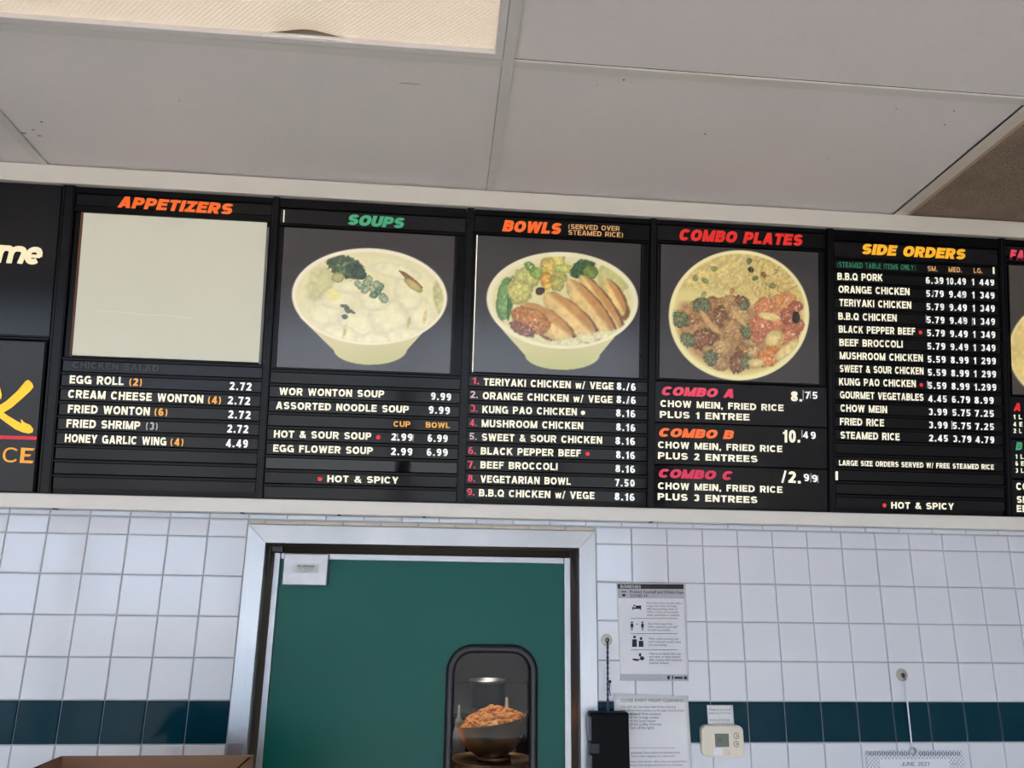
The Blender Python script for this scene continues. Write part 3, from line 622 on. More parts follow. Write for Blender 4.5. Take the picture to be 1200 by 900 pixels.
def paint_plate(p):
    p.C[:] = np.array([50, 47, 50]); p.C += (p.noise(60, 3)[..., None]-.5)*5
    p.put(p.soft(p.ell(866, 369.5, 82, 76), .015), (248, 238, 180)); p.put(p.soft(p.ell(866, 369, 77, 71.5), .03), (232, 214, 142))
    inn = p.soft(p.ell(866, 369, 78, 72), .04)
    rice = inn*np.clip((352-(p.Y-.14*(p.X-866)))/10, 0, 1); n = p.noise(2.2, 9)*.6+p.noise(4, 10)*.4
    p.put(rice, np.array([222, 200, 128])*(1+.34*(n-.5))[..., None])
    nd = p.noise(2.0, 31, 7, -40); nd2 = p.noise(2.2, 33, 6, 50); right = np.clip((p.X-866)/26, 0, 1)*rice; p.clip = p.soft(p.ell(866, 369.3, 79, 73), .03); ra = random.Random(21)
    p.put(right*.5, (206, 180, 104))
    for k in range(150):
        x, y = ra.uniform(864, 940), ra.uniform(300, 354); q = ra.uniform(5, 22); d = p.ell(x+ra.uniform(-8, 8), y+ra.uniform(-8, 8), q, q*ra.uniform(.5, 1), ra.uniform(0, 180)); sec = np.clip(p.noise(14, 400+k)*4-1.6, 0, 1)
        p.put(np.clip(1-abs(d-1)*q/1.0, 0, 1)*sec*right*.8, [(246, 226, 160), (238, 214, 138), (150, 116, 60), (226, 198, 120)][k % 4])
    for i, (x, y, c) in enumerate([(837, 315, (142, 148, 84)), (826, 329, (120, 130, 76)), (815, 326, (150, 150, 92)), (878, 306, (84, 104, 58)), (885, 326, (110, 122, 66)), (880, 316, (60, 54, 34)), (895, 322, (140, 100, 54)), (858, 341, (206, 134, 74)), (825, 345, (168, 158, 96)), (905, 335, (128, 122, 62))]):
        p.blob(x, y, 4, 3, i*40, c, .3, .5, 200+i, .8, nsc=2, hi=(226, 210, 150))
    rg = random.Random(4)
    low = p.soft(p.ell(866, 374, 72, 60), .12)*np.clip(((p.Y-.05*(p.X-866))-354)/8, 0, 1); p.put(low*.9, np.array([168, 126, 84])*(.8+.5*p.fbm(5, 60))[..., None])
    beef = [(838, 358, 12), (856, 356, 14), (846, 372, 13), (866, 368, 14), (828, 372, 9), (858, 388, 16), (826, 398, 17), (846, 408, 14), (876, 408, 15), (842, 424, 13), (864, 425, 13), (880, 396, 12), (812, 374, 8), (832, 412, 9), (870, 354, 9), (884, 412, 9)]
    for i, (x, y, a) in enumerate(beef): p.blob(x, y, a, a*.75, rg.uniform(0, 180), [(168, 118, 76), (192, 148, 96), (136, 92, 62), (206, 168, 112)][i % 4], .34, .6, 230+i, .74, hi=(248, 226, 184), nsc=2.8)
    for i, (x, y, a) in enumerate([(822, 358, 12), (796, 374, 12), (806, 398, 10), (833, 420, 10), (876, 388, 10), (874, 424, 8), (872, 358, 6)]): p.blob(x, y, a, a*.8, 20*i, (112, 116, 82), .5, .7, 260+i, .75, hi=(176, 180, 132), nsc=1.9)
    for i, (x, y, a, r_) in enumerate([(829, 376, 16, 55), (866, 372, 15, 50), (836, 384, 10, 40)]): p.blob(x, y, a, 3.5, r_, (214, 172, 118), .1, .2, 270+i, .85)
    red = [(896, 360, 14, (212, 136, 84)), (920, 356, 15, (220, 156, 98)), (908, 374, 15, (222, 140, 96)), (892, 382, 15, (206, 122, 86)), (926, 372, 13, (170, 96, 70)), (926, 392, 14, (192, 112, 78)), (908, 400, 14, (226, 176, 96)), (900, 418, 15, (214, 134, 72)), (932, 360, 9, (176, 100, 70)), (888, 396, 9, (188, 116, 82)), (912, 352, 8, (224, 150, 84)), (936, 382, 8, (186, 112, 82))]
    for i, (x, y, a, c) in enumerate(red): p.blob(x, y, a, a*.8, rg.uniform(0, 180), c, .22, .5, 280+i, .84, hi=(252, 232, 204), nsc=3.2)
    for i, (x, y, a, b_, r_) in enumerate([(902, 371, 13, 4.5, 10), (906, 396, 10, 8, -40), (922, 410, 18, 6, -40), (886, 425, 10, 5, 0)]): p.blob(x, y, a, b_, r_, (238, 214, 140), .12, .25, 310+i, .85, hi=(250, 240, 190))
    p.blob(933, 372, 5, 7, 0, (48, 40, 26), .3, .4, 320)
    p.put(np.clip(p.soft(p.ell(866, 369.5, 82, 76), .015)-p.soft(p.ell(866.5, 369, 78, 72), .03), 0, 1), (248, 236, 176))
    for k in range(4): p.blob(912+k*11, 437.5-(k % 2)*1.2, 4.5, 1.0, -12, (205, 210, 205), .1, .3, 330+k, 1, nsc=3)

def paint_family(p):
    p.C[:] = np.array([64, 58, 54]); n = p.fbm(6, 5)
    p.put(p.soft(p.ell(1242, 411, 60, 58), .02), (246, 226, 158)); p.put(p.soft(p.ell(1242, 411, 57, 55), .03), np.array([238, 212, 132])*(1+.2*(n-.5))[..., None])

# --- appetizers
B = Board('menu_board', .0085, .5295, 'black menu board headed APPETIZERS with a blank cream panel')
B.header(); B.grid(0, 8, 0.0, {8: 1, 7: 1, 6: 1, 5: 1, 4: 1, 3: 1, 2: 0, 1: 0, 0: 0})
B.txt('APPETIZERS', 137.3, 243.0, 273.8, 252.0, 13.4, ORANGE, 'board_title', .29, .07, .2, B.hd)
m = MB(); m.bbox(.0325, .5165, .3655, .7535, .0005, .0042)
pn = obj('blank_panel', m, mat('cream_blank_panel', (218, 216, 196), .3, var=.03, scale=5, emis=.09), B.root, 'empty cream panel without a picture')
m = MB(); pts = [(112, 563/3.75+214), (140, 366), (170, 369.5), (196, 370), (225, 373)]
for (xa, ya), (xb, yb) in zip(pts, pts[1:]):
    q = [uv(xa, ya, .0046), uv(xb, yb, .0046), uv(xb, yb-.7, .0046), uv(xa, ya-.7, .0046)]; m.add([BP(a, b_, .0046) for a, b_ in q], [(0, 1, 2, 3)])
obj('scratch', m, mat('pale_scratch', (244, 238, 214), .4), pn)
m = MB(); m.bbox(.0262, .0318, .361, .755, .0, .0048); obj('rusty_edge', m, mat('rust_brown_edge', (98, 58, 30), .6, var=.3), B.root)
m = MB(); m.bbox(.5172, .5235, .361, .74, .0, .006); obj('clear_edge', m, mat('grey_plastic_edge', (110, 108, 104), .3), B.root)
t1 = 9.6
for nm, a, q, c2, pr in [('EGG ROLL', (81.3, 449.3, 144.8, 451.5), '(2)', (151.2, 452, 166, 452.5), ('2.72', 268.8, 456.8, 294.4, 457.9)),
    ('CREAM CHEESE WONTON', (79.5, 466.1, 237.9, 472.5), '(4)', (243.5, 472.8, 258.7, 473.4), ('2.72', 266.7, 473.6, 292.8, 474.7)),
    ('FRIED WONTON', (79.2, 483.7, 175.2, 486.9), '(6)', (180.8, 487, 196, 487.6), ('2.72', 267.2, 490.1, 293.3, 491.2)),
    ('FRIED SHRIMP', (77.6, 500.8, 164, 503.4), '(3)', (170.7, 503.6, 184.5, 504), ('2.72', 266.1, 506.8, 290.7, 507.7)),
    ('HONEY GARLIC WING', (75.7, 518.1, 194.7, 522.1), '(4)', (199.5, 522.2, 214.7, 522.7), ('4.49', 264.5, 523.9, 290.1, 524.8))]:
    B.txt(nm, *a, t1, CREAM, 'item_name', .2); B.txt(q, *c2, 9, GREY if q == '(3)' else AMBER, 'quantity', .19); price(B, pr[0], *pr[1:], 9.4)
M_GHOST = mat('raised_black_letters', (46, 46, 50), .35)
B.txt('CHICKEN SALAD', 85, 431, 186, 435.5, 7.5, M_GHOST, 'raised_black_lettering', .2, parent=B.strips[8])
B.done()

# --- soups
B = Board('menu_board', .5485, 1.065, 'black menu board headed SOUPS with a photo of wonton soup')
B.header(.7565, .795, 1); B.grid(0, 8, -.0105, {0: 2, 1: 2}); B.strips[2].data.materials[0] = mat('bare_mirror_track', (10, 10, 16), .03, spec=.5)
B.txt('SOUPS', 406.2, 263.2, 475.0, 267.8, 12.6, GREEN, 'board_title', .3, .05, .2, B.hd)
p = Print(B, .5645, 1.034, .355, .743); paint_soup(p); p.build('food_photo', M_PRINT, 'printed photo of a bowl of wonton soup with broccoli')
for a_, b_ in ((1.0355, 1.042), (.557, .5630)): m = MB(); m.bbox(a_, b_, .354, .742, .0, .0055); obj('photo_edge', m, M_FRAME, B.root)
h = 8.5
for nm, a in [('WOR WONTON SOUP', (327.1, 462.7, 450, 466)), ('ASSORTED NOODLE SOUP', (323.3, 479.1, 478.9, 484)), ('HOT & SOUR SOUP', (320.7, 512.7, 434.9, 515.4)), ('EGG FLOWER SOUP', (320, 529.4, 436.7, 532.4))]: B.txt(nm, *a, h, CREAM, 'item_name', .2)
for a in [('9.99', 504.9, 468.4, 528.4, 469.6), ('9.99', 502.2, 484.4, 527, 485.6), ('2.99', 458.4, 516.2, 483.3, 516.9), ('6.99', 501.1, 517.6, 524.4, 518.2), ('2.99', 458, 533.2, 482.9, 533.9), ('6.99', 500, 534, 524.4, 534.6)]: price(B, *a, 8.6)
B.txt('CUP', 461.1, 500, 480.7, 500.4, 6.6, AMBER, 'column_heading', .19); B.txt('BOWL', 498.9, 501.1, 527.1, 501.8, 6.6, AMBER, 'column_heading', .19)
B.bar(465.6, 507.8, 516.7, .9, B.strips[4], TILE_EDGE); B.bar(484.2, 509, 517.5, .9, B.strips[4], TILE_EDGE)
B.dot(443.3, 512.2, 2.7); B.dot(374.7, 561.3, 2.7); B.txt('HOT & SPICY', 383.3, 564.9, 466.7, 566.9, 8, CREAM, 'spicy_note', .2)
m = MB(); u_, v_ = uv(332.5, 260.5); u2, v2 = uv(332.5, 246.5); m.bbox(u_-.0012, u_+.0012, v_, v2, .0, .0085); obj('white_gap_strip', m, CREAM, B.root)
B.done()

# --- bowls
B = Board('menu_board', 1.0865, 1.594, 'black menu board headed BOWLS with a photo of sliced chicken bowl')
B.header(.762, .806, 2); B.grid(0, 8, 0.0, {8: 1, 7: 1})
B.txt('BOWLS', 588.4, 271.1, 659, 275.0, 13.6, ORANGE, 'board_title', .3, .05, .2, B.hd)
B.txt('(SERVED OVER', 666, 268.1, 726.2, 270.8, 5.7, TAN, 'board_subtitle', .17, parent=B.hd); B.txt('STEAMED RICE)', 666, 275.0, 730, 278.2, 5.7, TAN, 'board_subtitle', .17, parent=B.hd)
p = Print(B, 1.0985, 1.567, .363, .7495); paint_chicken(p); p.build('food_photo', M_PRINT, 'printed photo of a bowl of sliced chicken on rice and vegetables')
m = MB(); m.bbox(1.0952, 1.098, .362, .75, .0, .0058); obj('bright_photo_edge', m, CREAM, B.root)
m = MB(); m.bbox(1.5685, 1.5745, .36, .75, .0, .0062); obj('photo_edge', m, M_FRAME, B.root)
h = 8.5; rowsB = [('TERIYAKI CHICKEN w/ VEGE', 566.7, 451.6, 718.9, 456.7), ('ORANGE CHICKEN w/ VEGE', 565.6, 467.8, 717.8, 472.4), ('KUNG PAO CHICKEN', 565.1, 484, 676, 486.9), ('MUSHROOM CHICKEN', 564.4, 500.3, 683.3, 503.1), ('SWEET & SOUR CHICKEN', 564.4, 516.4, 705.6, 520), ('BLACK PEPPER BEEF', 563.3, 532.6, 680.7, 535.3), ('BEEF BROCCOLI', 562.9, 548.9, 653.3, 551.1), ('VEGETARIAN BOWL', 562.9, 565.4, 668.9, 568.3), ('B.B.Q CHICKEN w/ VEGE', 561.1, 581.6, 696.7, 585)]
prB = [('8./6', 722.7, 456.7, 744.9, 458), ('8./6', 722.4, 472.3, 744.9, 473.5), ('8.16', 721.8, 488, 744.4, 489.4), ('8.16', 721.8, 504.5, 744.4, 505.8), ('8.16', 721.1, 520.6, 744, 521.8), ('8.16', 721.8, 536.9, 744, 538.2), ('8.16', 721.1, 553.1, 744, 554.4), ('7.50', 720.7, 569.6, 743.6, 570.6), ('8.16', 720.2, 585.9, 743.6, 587.1)]
nx_ = [(552.9, 450), (551.1, 466.2), (551.1, 482.4), (550.4, 499.1), (550, 515.1), (548.9, 531.8), (548.4, 548.2), (548.2, 564.4), (547.3, 580.4)]
for i in range(9):
    B.txt(*rowsB[i], h, CREAM, 'item_name', .2); price(B, *prB[i], 8.6); x, y = nx_[i]
    B.txt('%d.' % (i+1), x, y, x+8.6, y+.4, 8.2, LILAC if i in (1, 4) else PINKRED, 'row_number', .16)
B.bar(736.7, 465.5, 473.3, .9, B.strips[7], TILE_EDGE)
B.dot(683.3, 483.8, 2.6, CREAM); B.dot(688.4, 531.8, 2.6); B.done()

# --- combo plates
B = Board('menu_board', 1.6125, 2.122, 'black menu board headed COMBO PLATES with a round plate photo')
B.header(.766, .808, 0)
B.txt('COMBO PLATES', 794.9, 281.6, 942, 288.4, 13.8, RED, 'board_title', .3, .06, .2, B.hd)
p = Print(B, 1.626, 2.097, .3655, .7525); paint_plate(p); p.build('food_photo', M_PRINT, 'printed photo of a round plate of noodles, beef and broccoli')
for a_, b_ in ((1.6155, 1.6235), (2.099, 2.107)): m = MB(); m.bbox(a_, b_, .362, .752, .0, .0058); obj('photo_edge', m, M_FRAME, B.root)
B.off = 0
for k, (v0, v1, nm, col, a, c1, c2, n, d, e) in enumerate([
    (.242, .3555, 'COMBO A', PINKRED, (774.3, 463.1, 862, 466.5), (773.9, 476.6, 918.2, 481.9), (773.2, 489.5, 878.3, 492.9), '1 ENTREE', ('8.', 926.9, 470.1, 940, 470.5, 11.6), ('75', 943.1, 467.2, 957.9, 467.6, 8.4)),
    (.1235, .2375, 'COMBO B', COMBOOR, (771.1, 511.7, 861.2, 514.9), (771.1, 525, 916.8, 530.1), (771.1, 537.7, 887.6, 541.9), '2 ENTREES', ('10.', 917.2, 518.5, 937.9, 518.7, 14.6), ('49', 941, 513.6, 955.8, 514.6, 8.4)),
    (.006, .119, 'COMBO C', CRIMSON, (770.7, 559.6, 860.2, 562.8), (771.1, 573.1, 916.8, 577.8), (770.7, 585.8, 887.6, 589.8), '3 ENTREES', ('/2.', 915.7, 565.1, 938.5, 566.8, 13.7), ('99', 941.7, 563.4, 957.9, 565.3, 8.4))]):
    f = B.face('combo_strip', v0, v1, [1, 0, 2][k]); B.rail(v1+.0005, v1+.0046, .006)
    B.txt(nm, *a, 10.6, col, 'combo_name', .3, .05, .2, f); B.txt('CHOW MEIN, FRIED RICE', *c1, 7.9, CREAM, 'combo_contents', .2, parent=f); B.txt('PLUS '+n, *c2, 8, CREAM, 'combo_contents', .2, parent=f)
    B.txt(d[0], *d[1:], CREAM, 'price', .2, .14, parent=f); B.txt(e[0], *e[1:], WHITE, 'price', .17, .3, parent=f)
    for bx_ in [(941.2, 457, 469), (949.6, 458, 467)] if k == 0 else [(939.8, 504, 513)] if k == 1 else [(950.4, 554.5, 565), (958.6, 557, 566)]: B.bar(*bx_, .9, f, TILE_EDGE)
B.done()

# --- side orders
B = Board('menu_board', 2.1425, 2.6595, 'black menu board headed SIDE ORDERS with three price columns and no photo')
B.rail(.792, .826, .008); B.off = 0; B.hd = B.face('header_strip', .742, .788, 1)
B.grid(0, 18)
B.txt('SIDE ORDERS', 1009, 297.8, 1133, 304.4, 12.6, YELLOW, 'board_title', .3, .06, .2, B.hd)
B.txt('(STEAMED TABLE ITEMS ONLY)', 981, 313, 1073, 316.8, 6.3, DKGREEN, 'board_subtitle', .17, parent=B.strips[18])
for t, a in [('SM.', (1087, 317.6, 1098.6, 318.1)), ('MED.', (1111.6, 318.6, 1127.2, 319.3)), ('LG.', (1141, 319.9, 1151.6, 320.4))]: B.txt(t, *a, 6, TAN, 'column_heading', .19, parent=B.strips[18])
its = [('B.B.Q PORK', 981.4, 328, 1034.4, 329.6), ('ORANGE CHICKEN', 982.6, 343, 1066, 346), ('TERIYAKI CHICKEN', 983.6, 358.6, 1068, 361.8), ('B.B.Q CHICKEN', 982.4, 374.6, 1051, 376.8), ('BLACK PEPPER BEEF', 983, 389.8, 1072.6, 392.6), ('BEEF BROCCOLI', 983.6, 405.4, 1058, 407.6), ('MUSHROOM CHICKEN', 984, 420.8, 1081.6, 423.8), ('SWEET & SOUR CHICKEN', 984, 436, 1082.4, 439), ('KUNG PAO CHICKEN', 983.2, 451.4, 1073.4, 453.8), ('GOURMET VEGETABLES', 984.3, 466.8, 1082.4, 469.9), ('CHOW MEIN', 984.9, 482.3, 1039.6, 484.2), ('FRIED RICE', 984.3, 498, 1036, 499.8), ('STEAMED RICE', 984.9, 514, 1054.4, 516.2)]
PR = [('6.39', '10.49', '1 449')]+[('5.79', '9.49', '1 349')]*5+[('5.59', '8.99', '1 299')]*2+[('5.59', '8.99', '1.299'), ('4.45', '6.79', '8.99'), ('3.99', '5.75', '7.25'), ('3.99', '5.75', '7.25'), ('2.45', '3.79', '4.79')]
for i, it in enumerate(its):
    st = B.strips[17-i]
    B.txt(*it, 8.5, CREAM, 'item_name', .2, .11, parent=st); y = 332.4+15.4*i; t = i/12
    for j, (t0, xl, xr) in enumerate(((PR[i][0], 1085+3.8*t, 1105.6+5.3*t), (PR[i][1], (1109 if i == 0 else 1111.8+5*t), 1132+6.4*t), (PR[i][2], 1138.6+4.6*t, (1165.2 if i < 9 else 1162.5+2.7*t)+ (3.6*t if i < 9 else 0)))):
        B.txt(t0, xl, y+.9*j, xr, y+.9*j+.5, 7.9, WHITE, 'price', .19, .2, parent=st)
B.dot(1078.6, 389.6, 2.2, parent=B.strips[13]); B.dot(1079.7, 451.1, 2.2, parent=B.strips[9]); B.dot(1036.4, 592.2, 2.4, parent=B.strips[0])
B.txt('LARGE SIZE ORDERS SERVED W/ FREE STEAMED RICE', 983.2, 545.4, 1164.7, 550.4, 6.2, CREAM, 'footnote', .2, .12, parent=B.strips[3])
B.txt('HOT & SPICY', 1044.4, 595.9, 1117.9, 597.4, 7.8, CREAM, 'spicy_note', .2, parent=B.strips[0])
B.bar(1164.5, 312, 321, 2, B.strips[18]); B.bar(980.5, 552.4, 562.6, 3, B.strips[2])
B.bar(1100, 329, 333.5, .9, B.strips[17], TILE_EDGE)
B.bar(1093.6, 340, 348, .9, B.strips[16], TILE_EDGE)
B.bar(1127.6, 342, 350, .9, B.strips[16], TILE_EDGE)
B.bar(1085.4, 369, 378, .9, B.strips[14], TILE_EDGE)
B.bar(1129, 370, 379, .9, B.strips[14], TILE_EDGE)
B.bar(1139.6, 372, 381, .9, B.strips[14], TILE_EDGE)
B.bar(1087, 446, 455, .9, B.strips[9], TILE_EDGE)
B.bar(1157.3, 449, 457, .9, B.strips[9], TILE_EDGE)
B.bar(1115.6, 493, 503, .9, B.strips[6], TILE_EDGE)
B.done()

# --- family dinners, cut by the picture's right edge
B = Board('menu_board', 2.6805, 3.19, 'black menu board with red heading at the far right edge')
B.header(mi=1); B.off = 0
B.txt('FA', 1183, 304.4, 1201.5, 305.4, 12, PINKRED, 'board_title', .3, .06, .2, B.hd)
p = Print(B, 2.691, 3.16, .357, .746, 120, 100); paint_family(p); p.build('food_photo', M_PRINT, 'printed photo of a round plate, cut off')
for v0, v1, L in [(.229, .350, [('A', 1187.5, 481.7, 1197.4, 482, 9.6, RED, .3, .2), ('1 L', 1187.6, 491.2, 1197.6, 491.4, 5.4, CREAM, .2, 0), ('4 E', 1187.6, 499.7, 1198.2, 499.9, 5.4, CREAM, .2, 0), ('2 L', 1187.6, 507.5, 1197.6, 507.7, 5.4, CREAM, .2, 0)]),
                  (.112, .223, [('B', 1190, 527.4, 1199, 527.6, 9.4, GREEN, .3, .2), ('1 L', 1190, 537.7, 1199.6, 537.9, 5.4, CREAM, .2, 0), ('6 E', 1190, 545.7, 1200.2, 545.9, 5.4, CREAM, .2, 0), ('3 L', 1190, 554, 1199.8, 554.2, 5.4, CREAM, .2, 0)]),
                  (.006, .106, [('CO', 1191, 574.2, 1205, 574.5, 8.6, CREAM, .2, 0), ('SE', 1191.6, 589.4, 1204, 589.6, 8.2, CREAM, .2, 0), ('EN', 1191.6, 600, 1205, 600.3, 8.2, CREAM, .2, 0)])]:
    f = B.face('combo_strip', v0, v1, 0); B.rail(v1+.0005, v1+.0046, .006)
    for t, x0, y0, x1, y1, hh, c, w_, sh in L: B.txt(t, x0, y0, x1, y1, hh, c, 'dinner_lettering', w_, .13, sh, f)
B.done()

# --- the two panels at the far left
MV = uv(30, 398)[1]
B = Board('welcome_sign', -.56, -.027, 'black sign panel with cream italic lettering ending in "me"', 'sign', None)
B.back = MB(); B.back.bbox(-.56, -.027, MV+.008, .826, -.0295, .0); B.off = 0
f = B.face('sign_panel', MV+.012, .822, 2, material=mat('black_gloss_sign', (10, 10, 15), .16, spec=.4, var=.15, scale=7))
B.txt('me', -5.5, 307.6, 50.9, 310.6, 27.6, ink('welcome_cream', (246, 232, 194), .25), 'welcome_lettering', .25, .03, .16, f); B.rail(MV-.001, MV+.0075, .009); B.done()
B = Board('logo_sign', -.56, -.036, 'black sign panel with a yellow brush stroke logo over a red line', 'sign', None, vtop=MV-.003); B.off = 0
f = B.face('sign_panel', .004, MV-.006, 2, material=MC['black_gloss_sign'])
def flat_poly(name, pts, material, parent, label=None, lift=WT):
    m = MB(); q = [uv(x, y, lift) for x, y in pts]; bm = bmesh.new(); vs = [bm.verts.new(BP(a, b_, lift)) for a, b_ in q]
    es = [bm.edges.new((vs[i], vs[(i+1) % len(vs)])) for i in range(len(vs))]; bmesh.ops.triangle_fill(bm, edges=es, use_beauty=True, normal=Vector(BN)); m.bm(bm); return obj(name, m, material, parent, label)
k4 = 4.5
LOGO = [(-8, 470), (0, 474.5), (8, 469.5), (20, 458.5), (30, 446.5), (33.5, 445), (38, 449), (39.3, 453.5), (36, 458), (26, 467), (14, 477.5), (4.2, 483.5), (10, 487.5), (20, 493.5), (25.5, 496.5), (24.2, 492), (25, 491.2), (29, 495.2), (35.5, 498), (39, 502.5), (38.5, 506.5), (34, 508.2), (27, 506.8), (18, 503), (8, 496), (0, 490), (-8, 484)]
flat_poly('brush_logo', LOGO, ink('logo_yellow', (252, 200, 44), .3), f, 'yellow brush stroke logo')
flat_poly('brush_logo', [(-8, 440), (-3, 440), (2.2, 463), (1, 468), (-8, 462)], ink('logo_yellow', (252, 200, 44), .3), f)
flat_poly('red_line', [(-60, 508.5), (43.2, 511.4), (42.9, 515.4), (-60, 513)], ink('logo_red', (214, 40, 56), .25), f, 'thin red line')
m, _, _ = text_mb('C', 2.6, 541.6, 21.5, 542.2, 17.6, .11, .1); obj('logo_lettering', m, ink('logo_amber', (240, 164, 54), .25), f, 'amber lettering reading "CE"')
m = MB()
flat_poly('logo_lettering', [(24.6, 524.6), (41.2, 525.4), (39, 528.2), (29.5, 528), (29, 532), (37, 532.4), (34.6, 535.2), (28.6, 535), (28, 539.4), (39.5, 539.8), (37.6, 543), (22.8, 542.4), (24.2, 532)], ink('logo_amber', (240, 164, 54), .25), f)
B.done()

# ------------------------------------------------------------------ things on the tiled wall
M_PAPER = mat('white_paper', (226, 228, 232), .6, var=.03, scale=20)
M_INK = mat('black_print', (26, 28, 34), .6, var=.1); M_GREYP = mat('grey_print', (176, 178, 186), .6, var=.1, scale=60); M_FADED = mat('faded_print', (128, 130, 138), .7, var=.15)
TY = -.0045
def pz(px, py, y=TY): P = onY(px, py, y); return float(P[0]), float(P[2])
def sheet(corners, y, amp, seed, nx=16, nz=20, th=.0004):
    """thin paper with soft wrinkles; corners TL TR BR BL in x,z"""
    rg = np.random.RandomState(seed); ph = rg.rand(6)*6.3; m = MB(); vs = []
    (a, b), (c, d), (e, f), (g, h) = corners
    for s_ in (0, 1):
        for j in range(nz+1):
            for i in range(nx+1):
                s, t = i/nx, j/nz
                x = (a*(1-s)+c*s)*(1-t)+(g*(1-s)+e*s)*t; z = (b*(1-s)+d*s)*(1-t)+(h*(1-s)+f*s)*t
                w = amp*(math.sin(9*s+ph[0]+4*t)+math.sin(17*s-11*t+ph[1])+math.sin(23*t+5*s+ph[2]))/3
                vs.append((x, y+w-(0 if s_ else th), z))
    n = (nx+1)*(nz+1)
    for j in range(nz):
        for i in range(nx):
            q = (j*(nx+1)+i, (j+1)*(nx+1)+i, (j+1)*(nx+1)+i+1, j*(nx+1)+i+1); m.f += [q, tuple(k+n for k in reversed(q))]
    ring = [i for i in range(nx+1)]+[(j*(nx+1)+nx) for j in range(1, nz+1)]+[nz*(nx+1)+i for i in range(nx-1, -1, -1)]+[j*(nx+1) for j in range(nz-1, 0, -1)]
    for i in range(len(ring)): a_, b_ = ring[i], ring[(i+1) % len(ring)]; m.f.append((a_, b_, b_+n, a_+n))
    m.v = vs; m.mi = [0]*len(m.f); m.sm = [True]*len(m.f); return m
def quad(m, pts, y): m.add([(x, y, z) for x, z in pts], [tuple(range(len(pts)))])
def rectp(m, x0, y0, x1, y1, y): quad(m, [pz(x0, y1, y), pz(x1, y1, y), pz(x1, y0, y), pz(x0, y0, y)], y)
def blobp(m, cx, cy, rx, ry, y, n=14): quad(m, [pz(cx+rx*math.cos(t), cy+ry*math.sin(t), y) for t in np.linspace(2*math.pi, 0, n+1)[:-1]], y)

P1 = thing('safety_poster', (pz(765, 798)[0], -.005, pz(765, 798)[1]), 'wrinkled white notice with a black header bar and small pictograms', 'poster')
obj('paper', sheet([pz(722.3, 683.4), pz(803.2, 684), pz(807.2, 798.3), pz(726.4, 797.8)], -.0052, .0006, 4), mat('wrinkled_paper', (222, 224, 229), .55, var=.05, scale=30, bump=.5, bscale=60), P1)
yp = -.0067
m = MB(); quad(m, [pz(724, 690, yp), pz(801.2, 690.4, yp), pz(801, 684.8, yp), pz(723.6, 684.3, yp)], yp); obj('header_bar', m, M_INK, P1, 'black header bar')
m = MB(); quad(m, [pz(724.4, 701, yp), pz(801.6, 701.4, yp), pz(801.2, 690.6, yp), pz(724, 690.2, yp)], yp); obj('grey_band', m, M_GREYP, P1, 'grey band under the black bar')
m = MB(); quad(m, [pz(727.3, 797.6, yp), pz(806.2, 798, yp), pz(806, 790.4, yp), pz(727, 790, yp)], yp); obj('grey_band', m, M_GREYP, P1, 'grey band at the bottom')
yt = -.0071; s1 = .0098
x0, z0 = pz(727, 689, yt); x1, _ = pz(751, 689, yt); m = wall_text('BUSINESSES', x0, z0, x1-x0, .0082, yt, w=.16); obj('header_lettering', m, M_PAPER, P1, 'white lettering reading "BUSINESSES"')
m = MB(); x0, z0 = pz(738, 695, yt); print_text(['Protect Yourself and Others from', 'COVID-19'], x0, z0, .0110, .0105, yt, m)
obj('title_lettering', m, M_INK, P1, 'black lettering on protecting yourself and others from COVID-19')
m = MB()
for (x, y), ls in [((757.5, 707.5), ['Stay home if you are sick with a', 'cough, shortness of breath,', 'difficulty breathing, fever or', 'chills or if you are currently', 'under quarantine or isolation.']), ((759, 732), ['Stay 6 feet away from', 'other customers and staff', 'as much as possible.']), ((760, 749.5), ['Wear a face covering over', 'your nose and mouth unless', 'you are exempt.']), ((760.5, 767), ['Clean your hands with soap', 'and water or hand sanitizer', 'after contact with frequently', 'touched surfaces.'])]:
    a, b_ = pz(x, y, yt); print_text(ls, a, b_, .0078, .0079, yt, m)
obj('body_print', m, M_FADED, P1)
m = MB()
rectp(m, 741, 711, 742, 714.8, yt); rectp(m, 750.4, 709.5, 751.4, 714.8, yt); rectp(m, 741.5, 711.8, 751, 713.6, yt); blobp(m, 743.5, 709.6, 1.2, 1, yt); rectp(m, 745, 709.6, 751, 712, yt)     # bed
for cx in (740.6, 752.9): blobp(m, cx, 729.5, 1.1, 1.2, yt); rectp(m, cx-1.6, 731, cx+1.6, 735, yt); rectp(m, cx-.9, 735, cx-.2, 738.6, yt); rectp(m, cx+.2, 735, cx+.9, 738.6, yt)
rectp(m, 745, 731, 748, 731.6, yt)
for cx, cy in ((743.6, 746.5), (751.2, 748.3)): blobp(m, cx, cy, 1.6, 1.8, yt); quad(m, [pz(cx-2.9, 758, yt), pz(cx+2.9, 758, yt), pz(cx+2.6, cy+2.6, yt), pz(cx-2.6, cy+2.6, yt)], yt)
quad(m, [pz(741, 773.4, yt), pz(747, 774.8, yt), pz(751, 772.5, yt), pz(746, 772.2, yt), pz(742, 771.6, yt)], yt); blobp(m, 752.5, 771.5, 2.6, 2.4, yt); quad(m, [pz(748.4, 768.3, yt), pz(751, 770, yt), pz(751.6, 766, yt), pz(749.6, 765, yt)], yt)
for yy in (724.5, 742.3, 761.2): rectp(m, 739, yy, 794, yy+.5, yt)
rectp(m, 782, 792, 785, 796, yt); rectp(m, 787.5, 791.8, 789, 796, yt); rectp(m, 790.5, 793, 800, 795.5, yt); rectp(m, 801.5, 792.5, 805, 796, yt)
blobp(m, 731, 697.5, 2.2, 1.6, yt); rectp(m, 728, 693, 734, 694, yt)
